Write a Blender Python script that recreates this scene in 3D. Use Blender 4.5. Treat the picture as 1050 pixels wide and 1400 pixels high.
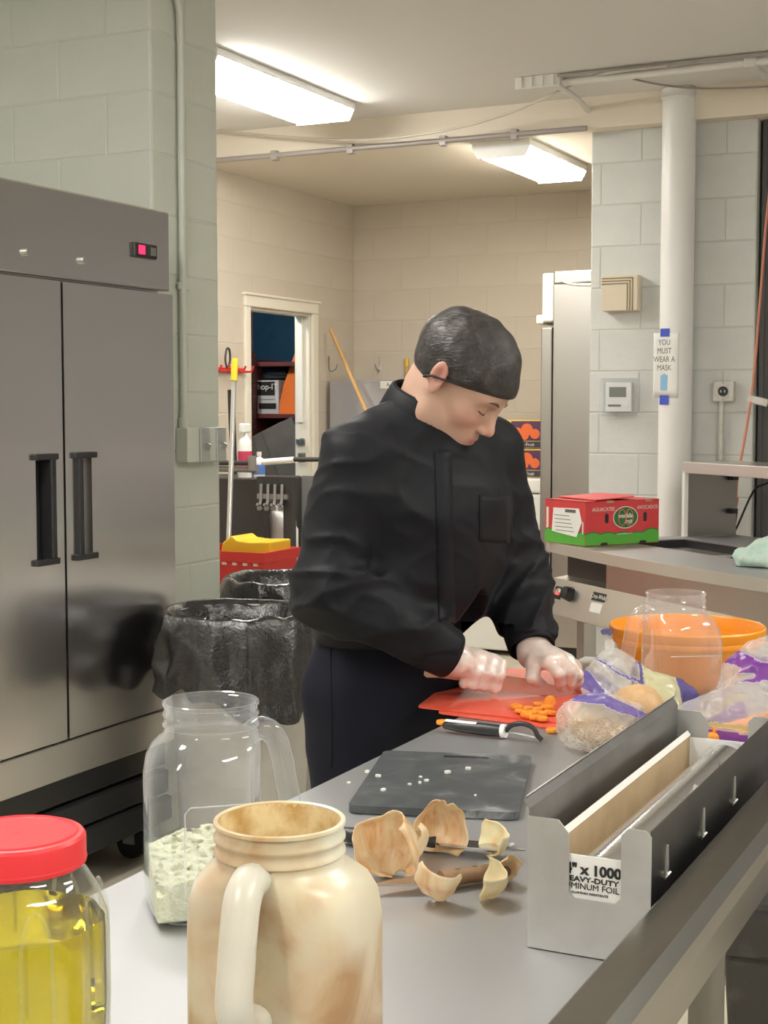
import bpy, bmesh, math, random
import numpy as np
from mathutils import Matrix, Vector, Euler
from mathutils.bvhtree import BVHTree
random.seed(7); np.random.seed(7)
for o in list(bpy.data.objects): bpy.data.objects.remove(o)
SC = bpy.context.scene; COL = SC.collection
# ------------------------------------------------------------------ camera, world, exposure
FPX = 2000.0; YAW = math.radians(26); TILT = math.atan(143/FPX); CH = 1.475
cd = bpy.data.cameras.new('camera'); cam = bpy.data.objects.new('camera', cd); COL.objects.link(cam)
cam.location = (0, 0, CH); cam.rotation_euler = (math.pi/2-TILT, 0, YAW)
cd.sensor_fit = 'VERTICAL'; cd.sensor_height = 24; cd.lens = 24*FPX/1400; cd.clip_start = .05
SC.camera = cam
W = bpy.data.worlds.new('world'); SC.world = W; W.use_nodes = True
W.node_tree.nodes['Background'].inputs[0].default_value = (.9, .95, 1, 1); W.node_tree.nodes['Background'].inputs[1].default_value = .15
vs = SC.view_settings; vs.view_transform = 'Standard'; vs.look = 'None'; vs.gamma = 1; vs.use_curve_mapping = False
vs.exposure = 1.55
LAMP_FRONT = 13.0; LAMP_BACK = 9.0           # strength of the fluorescent lenses
# ------------------------------------------------------------------ pixel -> world
_f0 = np.array([-math.sin(YAW), math.cos(YAW), 0]); CR = np.array([math.cos(YAW), math.sin(YAW), 0])
_u = np.array([0, 0, 1.]); FW = _f0*math.cos(TILT)-_u*math.sin(TILT); UP = _f0*math.sin(TILT)+_u*math.cos(TILT)
CP = np.array([0, 0, CH])
def at(px, py, z=None, X=None, Y=None, d=None):
    v = FW+CR*(px-525)/FPX-UP*(py-700)/FPX
    t = (z-CH)/v[2] if z is not None else X/v[0] if X is not None else Y/v[1] if Y is not None else d
    return CP+v*t
# ------------------------------------------------------------------ materials
MATS = {}
def noise(nt, co, scale, detail=4, rough=.55, dist=0):
    n = nt.nodes.new('ShaderNodeTexNoise'); n.inputs['Scale'].default_value = scale; n.inputs['Detail'].default_value = detail
    n.inputs['Roughness'].default_value = rough; n.inputs['Distortion'].default_value = dist
    nt.links.new(co, n.inputs['Vector']); return n
def ramp(nt, src, stops):
    r = nt.nodes.new('ShaderNodeValToRGB'); e = r.color_ramp.elements
    while len(e) < len(stops): e.new(.5)
    for i, (p, c) in enumerate(stops):
        e[i].position = p; e[i].color = c if len(c) == 4 else (*c, 1)
    nt.links.new(src, r.inputs[0]); return r
def mapping(nt, scale=(1, 1, 1), rot=(0, 0, 0), kind='Object'):
    tc = nt.nodes.new('ShaderNodeTexCoord'); m = nt.nodes.new('ShaderNodeMapping')
    m.inputs['Scale'].default_value = scale; m.inputs['Rotation'].default_value = rot
    nt.links.new(tc.outputs[kind], m.inputs[0]); return m.outputs[0]
def mat(name, col, rough=.5, metal=0, var=None, bump=None, brush=None, spec=None, coat=0, sss=0, trans=0, ior=None, emit=None, sheen=0, rvar=0, alpha=None, vcol=None):
    """var=(scale, colour2, lo, hi); bump=(scale, strength, dist); brush=scale xyz for brushed metal"""
    if name in MATS: return MATS[name]
    m = bpy.data.materials.new(name); m.use_nodes = True; nt = m.node_tree; b = nt.nodes['Principled BSDF']
    b.inputs['Base Color'].default_value = (*col, 1); b.inputs['Roughness'].default_value = rough; b.inputs['Metallic'].default_value = metal
    if spec is not None: b.inputs['Specular IOR Level'].default_value = spec
    if coat: b.inputs['Coat Weight'].default_value = coat; b.inputs['Coat Roughness'].default_value = .1
    if sss: b.inputs['Subsurface Weight'].default_value = sss; b.inputs['Subsurface Radius'].default_value = (.02, .01, .006); b.inputs['Subsurface Scale'].default_value = .5
    if trans: b.inputs['Transmission Weight'].default_value = trans
    if ior: b.inputs['IOR'].default_value = ior
    if sheen: b.inputs['Sheen Weight'].default_value = sheen; b.inputs['Sheen Roughness'].default_value = .4
    if emit: b.inputs['Emission Color'].default_value = (*emit[:3], 1); b.inputs['Emission Strength'].default_value = emit[3]
    if alpha is not None: b.inputs['Alpha'].default_value = alpha
    if vcol:
        a = nt.nodes.new('ShaderNodeAttribute'); a.attribute_name = vcol; nt.links.new(a.outputs['Color'], b.inputs['Base Color'])
    if var:
        co = mapping(nt); n = noise(nt, co, var[0], 6, .6)
        r = ramp(nt, n.outputs[0], [(var[2], col), (var[3], var[1])]); nt.links.new(r.outputs[0], b.inputs['Base Color'])
    if rvar:
        co = mapping(nt); n = noise(nt, co, 6, 1)
        r = ramp(nt, n.outputs[0], [(.35, (max(0, rough-rvar),)*3), (.7, (rough+rvar,)*3)]); nt.links.new(r.outputs[0], b.inputs['Roughness'])
    h = None
    if brush:
        co = mapping(nt, brush); n = noise(nt, co, 6, 3); h = n.outputs[0]
        r = ramp(nt, h, [(.3, (rough*.75,)*3), (.7, (rough*1.3,)*3)]); nt.links.new(r.outputs[0], b.inputs['Roughness'])
        bp = nt.nodes.new('ShaderNodeBump'); bp.inputs['Strength'].default_value = .08; bp.inputs['Distance'].default_value = .002
        nt.links.new(h, bp.inputs['Height']); nt.links.new(bp.outputs[0], b.inputs['Normal'])
    if bump:
        co = mapping(nt); n = noise(nt, co, bump[0], 5, .6)
        bp = nt.nodes.new('ShaderNodeBump'); bp.inputs['Strength'].default_value = bump[1]; bp.inputs['Distance'].default_value = bump[2]
        nt.links.new(n.outputs[0], bp.inputs['Height']); nt.links.new(bp.outputs[0], b.inputs['Normal'])
    MATS[name] = m; return m
def clear(name, tint=(1, 1, 1), ior=1.45, haze=0.0, hazecol=(.9, .9, .9), rough=.03, gloss=1.0, bump=None):
    """thin clear plastic: transparent with Fresnel reflection and a little milky haze"""
    if name in MATS: return MATS[name]
    m = bpy.data.materials.new(name); m.use_nodes = True; nt = m.node_tree; nt.nodes.remove(nt.nodes['Principled BSDF']); out = nt.nodes['Material Output']
    t = nt.nodes.new('ShaderNodeBsdfTransparent'); t.inputs[0].default_value = (*tint, 1)
    g = nt.nodes.new('ShaderNodeBsdfGlossy'); g.inputs['Roughness'].default_value = rough; g.inputs[0].default_value = (gloss, gloss, gloss, 1)
    fr = nt.nodes.new('ShaderNodeFresnel'); ge = nt.nodes.new('ShaderNodeNewGeometry'); mi = nt.nodes.new('ShaderNodeMix'); mi.data_type = 'FLOAT'; mi.inputs[2].default_value = ior; mi.inputs[3].default_value = 1/ior; nt.links.new(ge.outputs['Backfacing'], mi.inputs[0]); nt.links.new(mi.outputs[0], fr.inputs[0])
    mx = nt.nodes.new('ShaderNodeMixShader'); nt.links.new(fr.outputs[0], mx.inputs[0]); nt.links.new(g.outputs[0], mx.inputs[2])
    src = t.outputs[0]
    if haze:
        d = nt.nodes.new('ShaderNodeBsdfDiffuse'); d.inputs[0].default_value = (*hazecol, 1)
        tl = nt.nodes.new('ShaderNodeBsdfTranslucent'); tl.inputs[0].default_value = (*hazecol, 1)
        a = nt.nodes.new('ShaderNodeMixShader'); a.inputs[0].default_value = .5; nt.links.new(d.outputs[0], a.inputs[1]); nt.links.new(tl.outputs[0], a.inputs[2])
        mh = nt.nodes.new('ShaderNodeMixShader'); ma = nt.nodes.new('ShaderNodeMath'); ma.operation = 'MULTIPLY_ADD'; ma.inputs[1].default_value = .55; ma.inputs[2].default_value = haze; nt.links.new(fr.outputs[0], ma.inputs[0]); nt.links.new(ma.outputs[0], mh.inputs[0])
        nt.links.new(src, mh.inputs[1]); nt.links.new(a.outputs[0], mh.inputs[2]); src = mh.outputs[0]
    nt.links.new(src, mx.inputs[1])
    if bump:
        co = mapping(nt); n = noise(nt, co, bump[0], 3); bp = nt.nodes.new('ShaderNodeBump'); bp.inputs['Strength'].default_value = bump[1]; bp.inputs['Distance'].default_value = bump[2]
        nt.links.new(n.outputs[0], bp.inputs['Height']); nt.links.new(bp.outputs[0], g.inputs['Normal']); nt.links.new(bp.outputs[0], fr.inputs['Normal'])
    nt.links.new(mx.outputs[0], out.inputs[0]); MATS[name] = m; return m
# ------------------------------------------------------------------ object helpers
def lk(o): COL.objects.link(o); return o
def tag(o, label=None, cat=None, group=None, kind=None):
    if label: o['label'] = label
    if cat: o['category'] = cat
    if group: o['group'] = group
    if kind: o['kind'] = kind
    return o
def thing(name, label, cat, loc=(0, 0, 0), rotz=0, group=None):
    o = lk(bpy.data.objects.new(name, None)); o.empty_display_size = .05
    o.location = loc; o.rotation_euler = (0, 0, rotz); return tag(o, label, cat, group)
class MB:
    def __init__(s): s.v = []; s.f = []
    def add(s, V, F):
        n = len(s.v); s.v += [tuple(float(c) for c in p) for p in V]; s.f += [tuple(int(i)+n for i in f) for f in F]; return s
    def boxc(s, c, size, M=None):
        h = [x/2 for x in size]; V = [Vector((i*h[0], j*h[1], k*h[2])) for i in (-1, 1) for j in (-1, 1) for k in (-1, 1)]
        if M is not None: V = [M @ p for p in V]
        V = [p+Vector(c) for p in V]
        return s.add(V, [(0, 1, 3, 2), (4, 6, 7, 5), (0, 4, 5, 1), (2, 3, 7, 6), (0, 2, 6, 4), (1, 5, 7, 3)])
    def box(s, lo, hi): return s.boxc([(a+b)/2 for a, b in zip(lo, hi)], [abs(b-a) for a, b in zip(lo, hi)])
    def loft(s, rings, cap0=True, cap1=True, closed=False):
        n = len(rings[0]); V = [p for r in rings for p in r]; F = []
        m = len(rings); R = m if closed else m-1
        for i in range(R):
            a, b = i*n, ((i+1) % m)*n
            for j in range(n): F.append((a+j, a+(j+1) % n, b+(j+1) % n, b+j))
        if not closed:
            if cap0: F.append(tuple(range(n))[::-1])
            if cap1: F.append(tuple(range((m-1)*n, m*n)))
        return s.add(V, F)
    def tube(s, pts, r, n=8, closed=False, caps=True):
        P = [Vector(p) for p in pts]; m = len(P); rr = r if hasattr(r, '__len__') else [r]*m; rings = []; nrm = None
        for i in range(m):
            t = (P[(i+1) % m]-P[i-1]) if closed else (P[min(i+1, m-1)]-P[max(i-1, 0)])
            t = t.normalized() if t.length > 1e-9 else Vector((0, 0, 1))
            if nrm is None: nrm = t.orthogonal().normalized()
            nrm = (nrm-t*nrm.dot(t)); nrm = nrm.normalized() if nrm.length > 1e-6 else t.orthogonal().normalized()
            bn = t.cross(nrm)
            rings.append([P[i]+(nrm*math.cos(2*math.pi*k/n)+bn*math.sin(2*math.pi*k/n))*rr[i] for k in range(n)])
        return s.loft(rings, caps, caps, closed)
    def cyl(s, a, b, r, r2=None, n=16, caps=True): return s.tube([a, b], [r, r if r2 is None else r2], n, caps=caps)
    def lathe(s, prof, n=32, c=(0, 0, 0), cap0=False, cap1=False):
        return s.loft([[(c[0]+r*math.cos(2*math.pi*k/n), c[1]+r*math.sin(2*math.pi*k/n), c[2]+z) for k in range(n)] for r, z in prof], cap0, cap1)
    def prism(s, poly, fn, w0, w1):
        n = len(poly); V = [fn(u, v, w0) for u, v in poly]+[fn(u, v, w1) for u, v in poly]
        return s.add(V, [tuple(range(n))[::-1], tuple(range(n, 2*n))]+[(i, (i+1) % n, n+(i+1) % n, n+i) for i in range(n)])
    def grid(s, P, closed=False):
        m, n = len(P), len(P[0]); V = [p for r in P for p in r]; F = []
        for i in range(m-1):
            for j in range(n if closed else n-1):
                F.append((i*n+j, i*n+(j+1) % n, (i+1)*n+(j+1) % n, (i+1)*n+j))
        return s.add(V, F)
    def mesh(s, name, off=(0, 0, 0), smooth=0, fix=True):
        me = bpy.data.meshes.new(name); me.from_pydata([(p[0]-off[0], p[1]-off[1], p[2]-off[2]) for p in s.v], [], s.f)
        if fix:
            b = bmesh.new(); b.from_mesh(me); bmesh.ops.recalc_face_normals(b, faces=b.faces); b.to_mesh(me); b.free()
        if smooth:
            me.polygons.foreach_set('use_smooth', [True]*len(me.polygons))
            if smooth < 179: me.set_sharp_from_angle(angle=math.radians(smooth))
        return me
    def build(s, name, m, parent=None, smooth=0, bevel=0, seg=2, solid=0, sub=0, world=False, fix=True, label=None):
        off = tuple(parent.location) if (world and parent is not None) else (0, 0, 0)
        o = lk(bpy.data.objects.new(name, s.mesh(name, off, smooth, fix))); o.data.materials.append(m)
        if parent is not None: o.parent = parent
        if solid: q = o.modifiers.new('solid', 'SOLIDIFY'); q.thickness = solid; q.offset = 0
        if bevel: q = o.modifiers.new('bevel', 'BEVEL'); q.width = bevel; q.segments = seg; q.limit_method = 'ANGLE'; q.angle_limit = math.radians(40)
        if sub: q = o.modifiers.new('sub', 'SUBSURF'); q.levels = sub; q.render_levels = sub
        if label: o['label'] = label
        return o
def B(lo, hi): return MB().box(lo, hi)
def solo(name, mb, m, label, cat, group=None, **k):
    """a thing that is one mesh; origin moved to its base"""
    V = np.array(mb.v); c = V.mean(0); base = (float(c[0]), float(c[1]), float(V[:, 2].min()))
    mb.v = [(p[0]-base[0], p[1]-base[1], p[2]-base[2]) for p in mb.v]
    o = mb.build(name, m, None, **k); o.location = base; return tag(o, label, cat, group)
def struct(name, mb, m, **k): return tag(mb.build(name, m, None, **k), kind='structure')
def arc(c, r, a0, a1, n, fn=lambda x, y: (x, y)): return [fn(c[0]+r*math.cos(math.radians(a0+(a1-a0)*i/n)), c[1]+r*math.sin(math.radians(a0+(a1-a0)*i/n))) for i in range(n+1)]
def rrect(x0, y0, x1, y1, r, n=4):
    return arc((x1-r, y0+r), r, -90, 0, n)+arc((x1-r, y1-r), r, 0, 90, n)+arc((x0+r, y1-r), r, 90, 180, n)+arc((x0+r, y0+r), r, 180, 270, n)
def smooth_path(pts, k=6):
    P = [np.array(p, float) for p in pts]; out = []
    for i in range(len(P)-1):
        a, b, c, d = P[max(i-1, 0)], P[i], P[i+1], P[min(i+2, len(P)-1)]
        for j in range(k):
            t = j/k; out.append(.5*((2*b)+(c-a)*t+(2*a-5*b+4*c-d)*t*t+(3*b-a-3*c+d)*t**3))
    out.append(P[-1]); return [tuple(p) for p in out]
def frame_M(origin, xax, yax):
    x = Vector(xax).normalized(); y = Vector(yax); y = (y-x*y.dot(x)).normalized(); z = x.cross(y)
    return Matrix(((x.x, y.x, z.x, origin[0]), (x.y, y.y, z.y, origin[1]), (x.z, y.z, z.z, origin[2]), (0, 0, 0, 1)))
def text(name, s, size, m, parent, M, align='CENTER', extrude=.0003, sx=1.0, bold=0.0):
    """flat print: lettering in the local XY plane of M (M in the parent's frame)"""
    cu = bpy.data.curves.new(name, 'FONT'); cu.body = s; cu.size = size; cu.align_x = align; cu.align_y = 'CENTER'; cu.extrude = extrude; cu.offset = bold; cu.resolution_u = 3
    t = bpy.data.objects.new('tmp', cu); COL.objects.link(t); bpy.context.view_layer.update()
    me = bpy.data.meshes.new_from_object(t.evaluated_get(bpy.context.evaluated_depsgraph_get())); bpy.data.objects.remove(t); bpy.data.curves.remove(cu)
    me.name = name; S = Matrix.Diagonal((sx, 1, 1, 1)); me.transform(M @ S); me.materials.clear(); me.materials.append(m)
    o = lk(bpy.data.objects.new(name, me)); o.parent = parent; return o
# ------------------------------------------------------------------ implicit surfaces (sparse surface nets)
def surfnet(f, lo, hi, h, Bk=8):
    lo = np.array(lo, float); nb = np.ceil((np.array(hi)-lo)/(h*Bk)).astype(int)
    g = np.stack(np.meshgrid(*[np.arange(k) for k in nb], indexing='ij'), -1).reshape(-1, 3)
    d = f(lo+(g+.5)*h*Bk); act = g[np.abs(d) < h*Bk*1.25]
    n1 = Bk+1; loc = np.stack(np.meshgrid(*[np.arange(n1)]*3, indexing='ij'), -1).reshape(-1, 3)
    vals = np.empty((len(act), n1**3), np.float32)
    for i in range(0, len(act), 300):
        a = act[i:i+300]; P = (a[:, None, :]*Bk+loc[None]).reshape(-1, 3)*h+lo
        vals[i:i+300] = f(P).reshape(len(a), -1)
    v = vals.reshape(-1, n1, n1, n1); corners = [(i, j, k) for i in (0, 1) for j in (0, 1) for k in (0, 1)]
    cs = [v[:, i:i+Bk, j:j+Bk, k:k+Bk] for i, j, k in corners]; ins = sum((c < 0).astype(np.int8) for c in cs)
    cell = np.argwhere((ins > 0) & (ins < 8)); cv = np.stack([c[tuple(cell.T)] for c in cs], -1)
    acc = np.zeros((len(cell), 3)); cnt = np.zeros(len(cell)); cc = np.array(corners, float)
    for a in range(8):
        for b in range(a+1, 8):
            if abs(cc[a]-cc[b]).sum() != 1: continue
            x, y = cv[:, a], cv[:, b]; m = (x < 0) != (y < 0); t = np.where(m, x/np.where(x == y, 1, x-y), 0)
            acc += np.where(m[:, None], cc[a]+(cc[b]-cc[a])*t[:, None], 0); cnt += m
    gc = act[cell[:, 0]]*Bk+cell[:, 1:]; V = (gc+acc/cnt[:, None])*h+lo
    S = (nb+2)*Bk; key = lambda c: ((c[:, 0]+Bk)*S[1]*4+(c[:, 1]+Bk))*S[2]*4+(c[:, 2]+Bk)
    kk = key(gc.astype(np.int64)); order = np.argsort(kk); ks = kk[order]; Fs = []
    for ax in range(3):
        e = [0, 0, 0]; e[ax] = 1; s0 = v[:, :Bk, :Bk, :Bk] < 0; s1 = v[:, e[0]:e[0]+Bk, e[1]:e[1]+Bk, e[2]:e[2]+Bk] < 0
        ed = np.argwhere(s0 != s1); p = (act[ed[:, 0]]*Bk+ed[:, 1:]).astype(np.int64); flip = s0[tuple(ed.T)]
        b1 = np.zeros(3, int); b1[(ax+1) % 3] = 1; b2 = np.zeros(3, int); b2[(ax+2) % 3] = 1
        q = []; ok = np.ones(len(p), bool)
        for o in (0*b1, b1, b1+b2, b2):
            k = key(p-o); i = np.minimum(np.searchsorted(ks, k), len(ks)-1); ok &= ks[i] == k; q.append(order[i])
        q = np.stack(q, -1); q = np.where(flip[:, None], q, q[:, ::-1])[ok]; Fs.append(q)
    return V, np.concatenate(Fs)
def smin(a, b, k):
    h = np.maximum(k-np.abs(a-b), 0)/k; return np.minimum(a, b)-h*h*k*.25
def smax(a, b, k): return -smin(-a, -b, k)
def rcone(p, a, b, r0, r1):
    a = np.asarray(a, float); ab = np.asarray(b, float)-a; t = np.clip((p-a) @ ab/max(ab @ ab, 1e-9), 0, 1)
    q = p-a-t[:, None]*ab; return np.sqrt((q*q).sum(1))-(r0+(r1-r0)*t)
def ellip(p, c, r, R=None):
    q = p-np.asarray(c)
    if R is not None: q = q @ np.asarray(R)
    r = np.asarray(r, float); k0 = np.sqrt(((q/r)**2).sum(1)); k1 = np.sqrt(((q/r**2)**2).sum(1)); return k0*(k0-1)/np.maximum(k1, 1e-9)
def uni(ds, k):
    d = ds[0]
    for e in ds[1:]: d = smin(d, e, k)
    return d
def wob(p, s, seed=0, n=5):
    """cheap smooth noise: sum of randomly oriented sines, about -1..1"""
    rs = np.random.RandomState(seed); o = np.zeros(len(p))
    for i in range(n):
        k = rs.normal(size=3); k = k/np.linalg.norm(k)*s*(.6+.9*rs.rand()); o += np.sin(p @ k+rs.rand()*6.28+.8*np.sin(p @ (rs.normal(size=3)*s*.5)))
    return o/n*1.6
def net_obj(name, f, lo, hi, h, m, parent=None, world=True, col=None, relax=1):
    V, F = surfnet(f, lo, hi, h)
    off = np.array(parent.location) if (world and parent is not None) else 0
    me = bpy.data.meshes.new(name); me.from_pydata((V-off).tolist(), [], F.tolist()); me.update()
    if col is not None:
        a = me.color_attributes.new('col', 'FLOAT_COLOR', 'POINT'); a.data.foreach_set('color', np.c_[col(V), np.ones(len(V))].astype(np.float32).ravel())
    me.polygons.foreach_set('use_smooth', [True]*len(me.polygons)); me.materials.append(m)
    o = lk(bpy.data.objects.new(name, me)); o.parent = parent
    if relax: q = o.modifiers.new('relax', 'SMOOTH'); q.factor = .5; q.iterations = relax
    return o
# ================================================================== STRUCTURE
ZC, ZB = 2.95, 2.80; PX = -2.86; PY0, PY1 = 4.10, 4.50; LX = -4.47; BY = 8.70; HY = 6.80; CX0, CX1, CY = -2.245, -1.45, 6.90
M_floor = mat('floor_paint', (.50, .46, .37), .38, var=(1.6, (.62, .56, .44), .35, .75), bump=(60, .06, .002))
M_ceil = mat('ceiling_paint', (.74, .73, .70), .8, bump=(40, .08, .003))
M_pier = mat('pier_paint', (.52, .55, .485), .5, var=(3, (.56, .585, .52), .4, .7), bump=(55, .25, .004))
M_col = mat('column_paint', (.60, .615, .60), .48, var=(4, (.66, .67, .65), .4, .7), bump=(45, .3, .005))
M_beige = mat('beige_paint', (.60, .535, .445), .55, var=(2, (.64, .575, .485), .4, .7), bump=(50, .2, .004))
M_grout = mat('joint_paint', (.53, .55, .51), .6); M_groutb = mat('joint_beige', (.59, .525, .435), .6)
M_white = mat('white_paint', (.80, .79, .75), .45, bump=(30, .05, .002))
M_wall = mat('wall_paint', (.82, .81, .78), .6); M_dark = mat('dark_gap_tone', (.10, .10, .10), .6)
BLK = {}
def block_face(parent, o, u, nrm, L, z0, z1, zj, m, shift=0.0, hole=None):
    """running-bond concrete blocks, 0.4 x 0.2 m, proud of the joint bed by 4 mm; o = start at floor, u along, nrm outwards"""
    u = Vector(u); nrm = Vector(nrm); k = math.floor((z0-zj)/.2)
    while zj+k*.2 < z1-.03:
        a0, a1 = max(z0, zj+k*.2), min(z1, zj+(k+1)*.2); s = -.4+shift+(.2 if k % 2 else 0); k += 1
        if a1-a0 < .03: continue
        while s < L-.02:
            b0, b1 = max(0, s), min(L, s+.4); s += .4
            if b1-b0 < .03: continue
            pieces = [(b0, b1)]
            if hole and a1 > hole[2]+.02 and a0 < hole[3]-.02:
                pieces = [q for q in ((b0, min(b1, hole[0])), (max(b0, hole[1]), b1)) if q[1]-q[0] > .03]
            for c0, c1 in pieces:
                key = (round(c1-c0, 3), round(a1-a0, 3), m.name)
                if key not in BLK:
                    w, hh = c1-c0-.005, a1-a0-.005; mb = MB(); e = .0035; dp = .0014 if m is M_beige else .0024
                    rings = [[(-w/2+q, -d, -hh/2+q), (w/2-q, -d, -hh/2+q), (w/2-q, -d, hh/2-q), (-w/2+q, -d, hh/2-q)] for d, q in ((-.01, 0), (.0002, 0), (dp, e))]
                    mb.loft(rings); me = mb.mesh('block'); me.materials.append(m); BLK[key] = me
                ob = lk(bpy.data.objects.new('block', BLK[key])); ob.parent = parent
                p = Vector(o)+u*((c0+c1)/2); ob.location = (p.x, p.y, (a0+a1)/2)
                ob.rotation_euler = (0, 0, math.atan2(u.y, u.x))
T = .2
struct('floor', B((-6.6, -3.2, -.1), (2.6, 10.4, 0)), M_floor)
struct('ceiling', B((LX-.2, -3.2, ZC), (2.6, HY, ZC+.1)), M_ceil)
struct('trim_1', B((LX-.2, HY, ZB), (-.8, BY+.2, ZC+.1)), mat('beige_ceiling', (.74, .67, .56), .75, bump=(40, .06, .003)))
struct('trim_2', B((-.8, HY, ZC), (2.6, 7.1, ZC+.1)), M_ceil)
wl = struct('wall_left', B((-3.8, -3.2, 0), (-3.6, PY0, ZC)), M_wall)
pier = struct('wall_left_pier', B((LX, PY0, 0), (PX, PY1, ZC)), M_grout)
block_face(pier, (-3.62, PY0, 0), (1, 0, 0), (0, -1, 0), -PX*-1+3.62, 0, ZC, 2.325-.2*11, M_pier, shift=-.02)
block_face(pier, (PX, PY0, 0), (0, 1, 0), (1, 0, 0), PY1-PY0, 0, ZC, 2.325-.2*11, M_pier, shift=.0)
lb = MB().box((LX-.1, PY1, 0), (LX, 7.36, ZC)); lb.box((LX-.1, 8.11, 0), (LX, BY+.2, ZC)); lb.box((LX-.1, 7.36, 2.06), (LX, 8.11, ZC))
wlb = struct('wall_left_back', lb, M_groutb)
block_face(wlb, (LX, PY1, 0), (0, 1, 0), (1, 0, 0), BY-PY1, 0, ZB, .04, M_beige, shift=.1, hole=(7.36-PY1, 8.11-PY1, 0, 2.06))
wb = struct('wall_back', B((LX-.2, BY, 0), (-.8, BY+.2, ZB)), M_groutb)
block_face(wb, (LX, BY, 0), (1, 0, 0), (0, -1, 0), 3.4, 0, ZB, .04, M_beige, shift=.15)
col = struct('wall_right_pier', B((CX0, CY, 0), (CX1, CY+.4, ZC)), M_grout)
block_face(col, (CX0, CY, 0), (1, 0, 0), (0, -1, 0), CX1-CX0, 0, 2.90, .05, M_col, shift=.05)
block_face(col, (CX0, CY+.4, 0), (0, -1, 0), (-1, 0, 0), .4, 0, 2.78, .05, M_col, shift=.0)
struct('wall_right_back', B((CX1, 7.0, 0), (2.6, 7.2, ZC)), mat('mid_grey_paint', (.40, .39, .40), .6))
t = thing('dark_gap_sheet', 'tall dark sheet added for the dark gap beside the grey block column', 'screen', (-1.24, 6.97, 0))  # added dark sheet, stands for the dark gap beside the column
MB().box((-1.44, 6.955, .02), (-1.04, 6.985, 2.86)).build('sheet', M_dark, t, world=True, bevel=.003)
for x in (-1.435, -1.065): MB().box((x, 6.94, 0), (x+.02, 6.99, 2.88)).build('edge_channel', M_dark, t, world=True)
struct('wall_right', B((2.4, -3.2, 0), (2.6, 7.0, ZC)), M_wall)
struct('wall_front', B((-3.8, -3.2, 0), (2.6, -3.0, ZC)), M_wall)
struct('wall_far_right', B((-1.0, 7.2, 0), (-.8, BY, ZB)), M_beige)
# peeling plaster rim at the top of the column
# ---- back-room door: frame trim, jambs, open closet behind it
dr = tag(lk(bpy.data.objects.new('door_1', None)), kind='structure'); dr.location = (LX, 7.73, 0)
Mtrim = mat('cream_trim', (.82, .77, .66), .4)
def P3(a, b): return MB().box(a, b)
P3((LX, 7.30, 0), (LX+.022, 7.36, 2.06)).build('casing', Mtrim, dr, world=True, bevel=.006)
P3((LX, 8.11, 0), (LX+.022, 8.18, 2.06)).build('casing', Mtrim, dr, world=True, bevel=.006)
P3((LX, 7.30, 2.06), (LX+.024, 8.18, 2.13)).build('head_casing', Mtrim, dr, world=True, bevel=.006)
P3((LX, 7.29, 2.125), (LX+.036, 8.19, 2.14)).build('cap_moulding', Mtrim, dr, world=True, bevel=.004)
P3((LX-.1, 8.09, 0), (LX, 8.11, 2.06)).build('jamb', Mtrim, dr, world=True)
P3((LX-.1, 7.36, 0), (LX, 7.375, 2.06)).build('jamb', Mtrim, dr, world=True)
P3((LX-.1, 7.36, 2.045), (LX, 8.11, 2.06)).build('head_jamb', Mtrim, dr, world=True)
P3((LX-.075, 8.072, 1.38), (LX-.04, 8.09, 2.045)).build('stop_strip', M_white, dr, world=True, bevel=.004)
Mst = mat('grey_steel', (.42, .42, .41), .35, .9)
hp = MB(); hp.box((LX-.085, 8.07, 1.24), (LX-.03, 8.09, 1.275)); hp.tube([(LX-.05, 8.065, 1.25), (LX-.045, 8.06, 1.28), (LX-.025, 8.06, 1.28), (LX-.02, 8.065, 1.24)], .005, 6); h_ = hp.build('hasp', Mst, dr, world=True)
P3((LX-.06, 8.045, 1.13), (LX-.012, 8.07, 1.19)).build('padlock', mat('lock_brass', (.30, .28, .24), .4, .8), dr, world=True, bevel=.006)
# closet
Mblue = mat('blue_wall_paint', (.05, .15, .27), .7, var=(2.2, (.07, .20, .34), .4, .6))
mbk = bpy.data.materials.new('closet_brick'); mbk.use_nodes = True; nt = mbk.node_tree; bt = nt.nodes.new('ShaderNodeTexBrick')
nt.links.new(mapping(nt, (1, 1, 1), (0, math.pi/2, math.pi/2)), bt.inputs[0])
bt.inputs['Color1'].default_value = (.16, .045, .04, 1); bt.inputs['Color2'].default_value = (.11, .03, .03, 1); bt.inputs['Mortar'].default_value = (.05, .025, .025, 1)
bt.inputs['Scale'].default_value = 7; bt.inputs['Mortar Size'].default_value = .03; nt.links.new(bt.outputs[0], nt.nodes['Principled BSDF'].inputs['Base Color'])
struct('wall_closet_far', B((-6.4, 9.75, 0), (LX-.1, 9.95, 2.7)), Mblue)
struct('wall_closet_left', B((-6.4, 6.6, 0), (-6.2, 9.75, 2.7)), Mblue)
struct('wall_closet_near', B((-6.2, 6.6, 0), (LX-.1, 6.8, 2.7)), Mblue)
bq1 = at(350, 500, Y=8.84)[0]; bq0 = bq1-.3
struct('wall_closet_brick', B((bq0, 8.60, 0), (bq1, 8.84, 1.86)), mbk)
struct('wall_closet_post', B((bq0, 8.62, 1.86), (bq1-.01, 8.82, 2.7)), mat('closet_post', (.16, .09, .06), .7))
struct('ceiling_closet', B((-6.4, 6.6, 2.7), (LX-.1, 9.95, 2.8)), M_ceil)
struct('wall_closet_right', B((LX-.12, 8.12, 0), (LX-.1, 9.75, 2.7)), Mblue)
t = thing('closet_fill_bulb', 'added unseen bulb brightening the closet from its ceiling', 'fill light', (-5.1, 7.6, 2.7))  # added bulb with no visible source, brightens the closet
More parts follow.
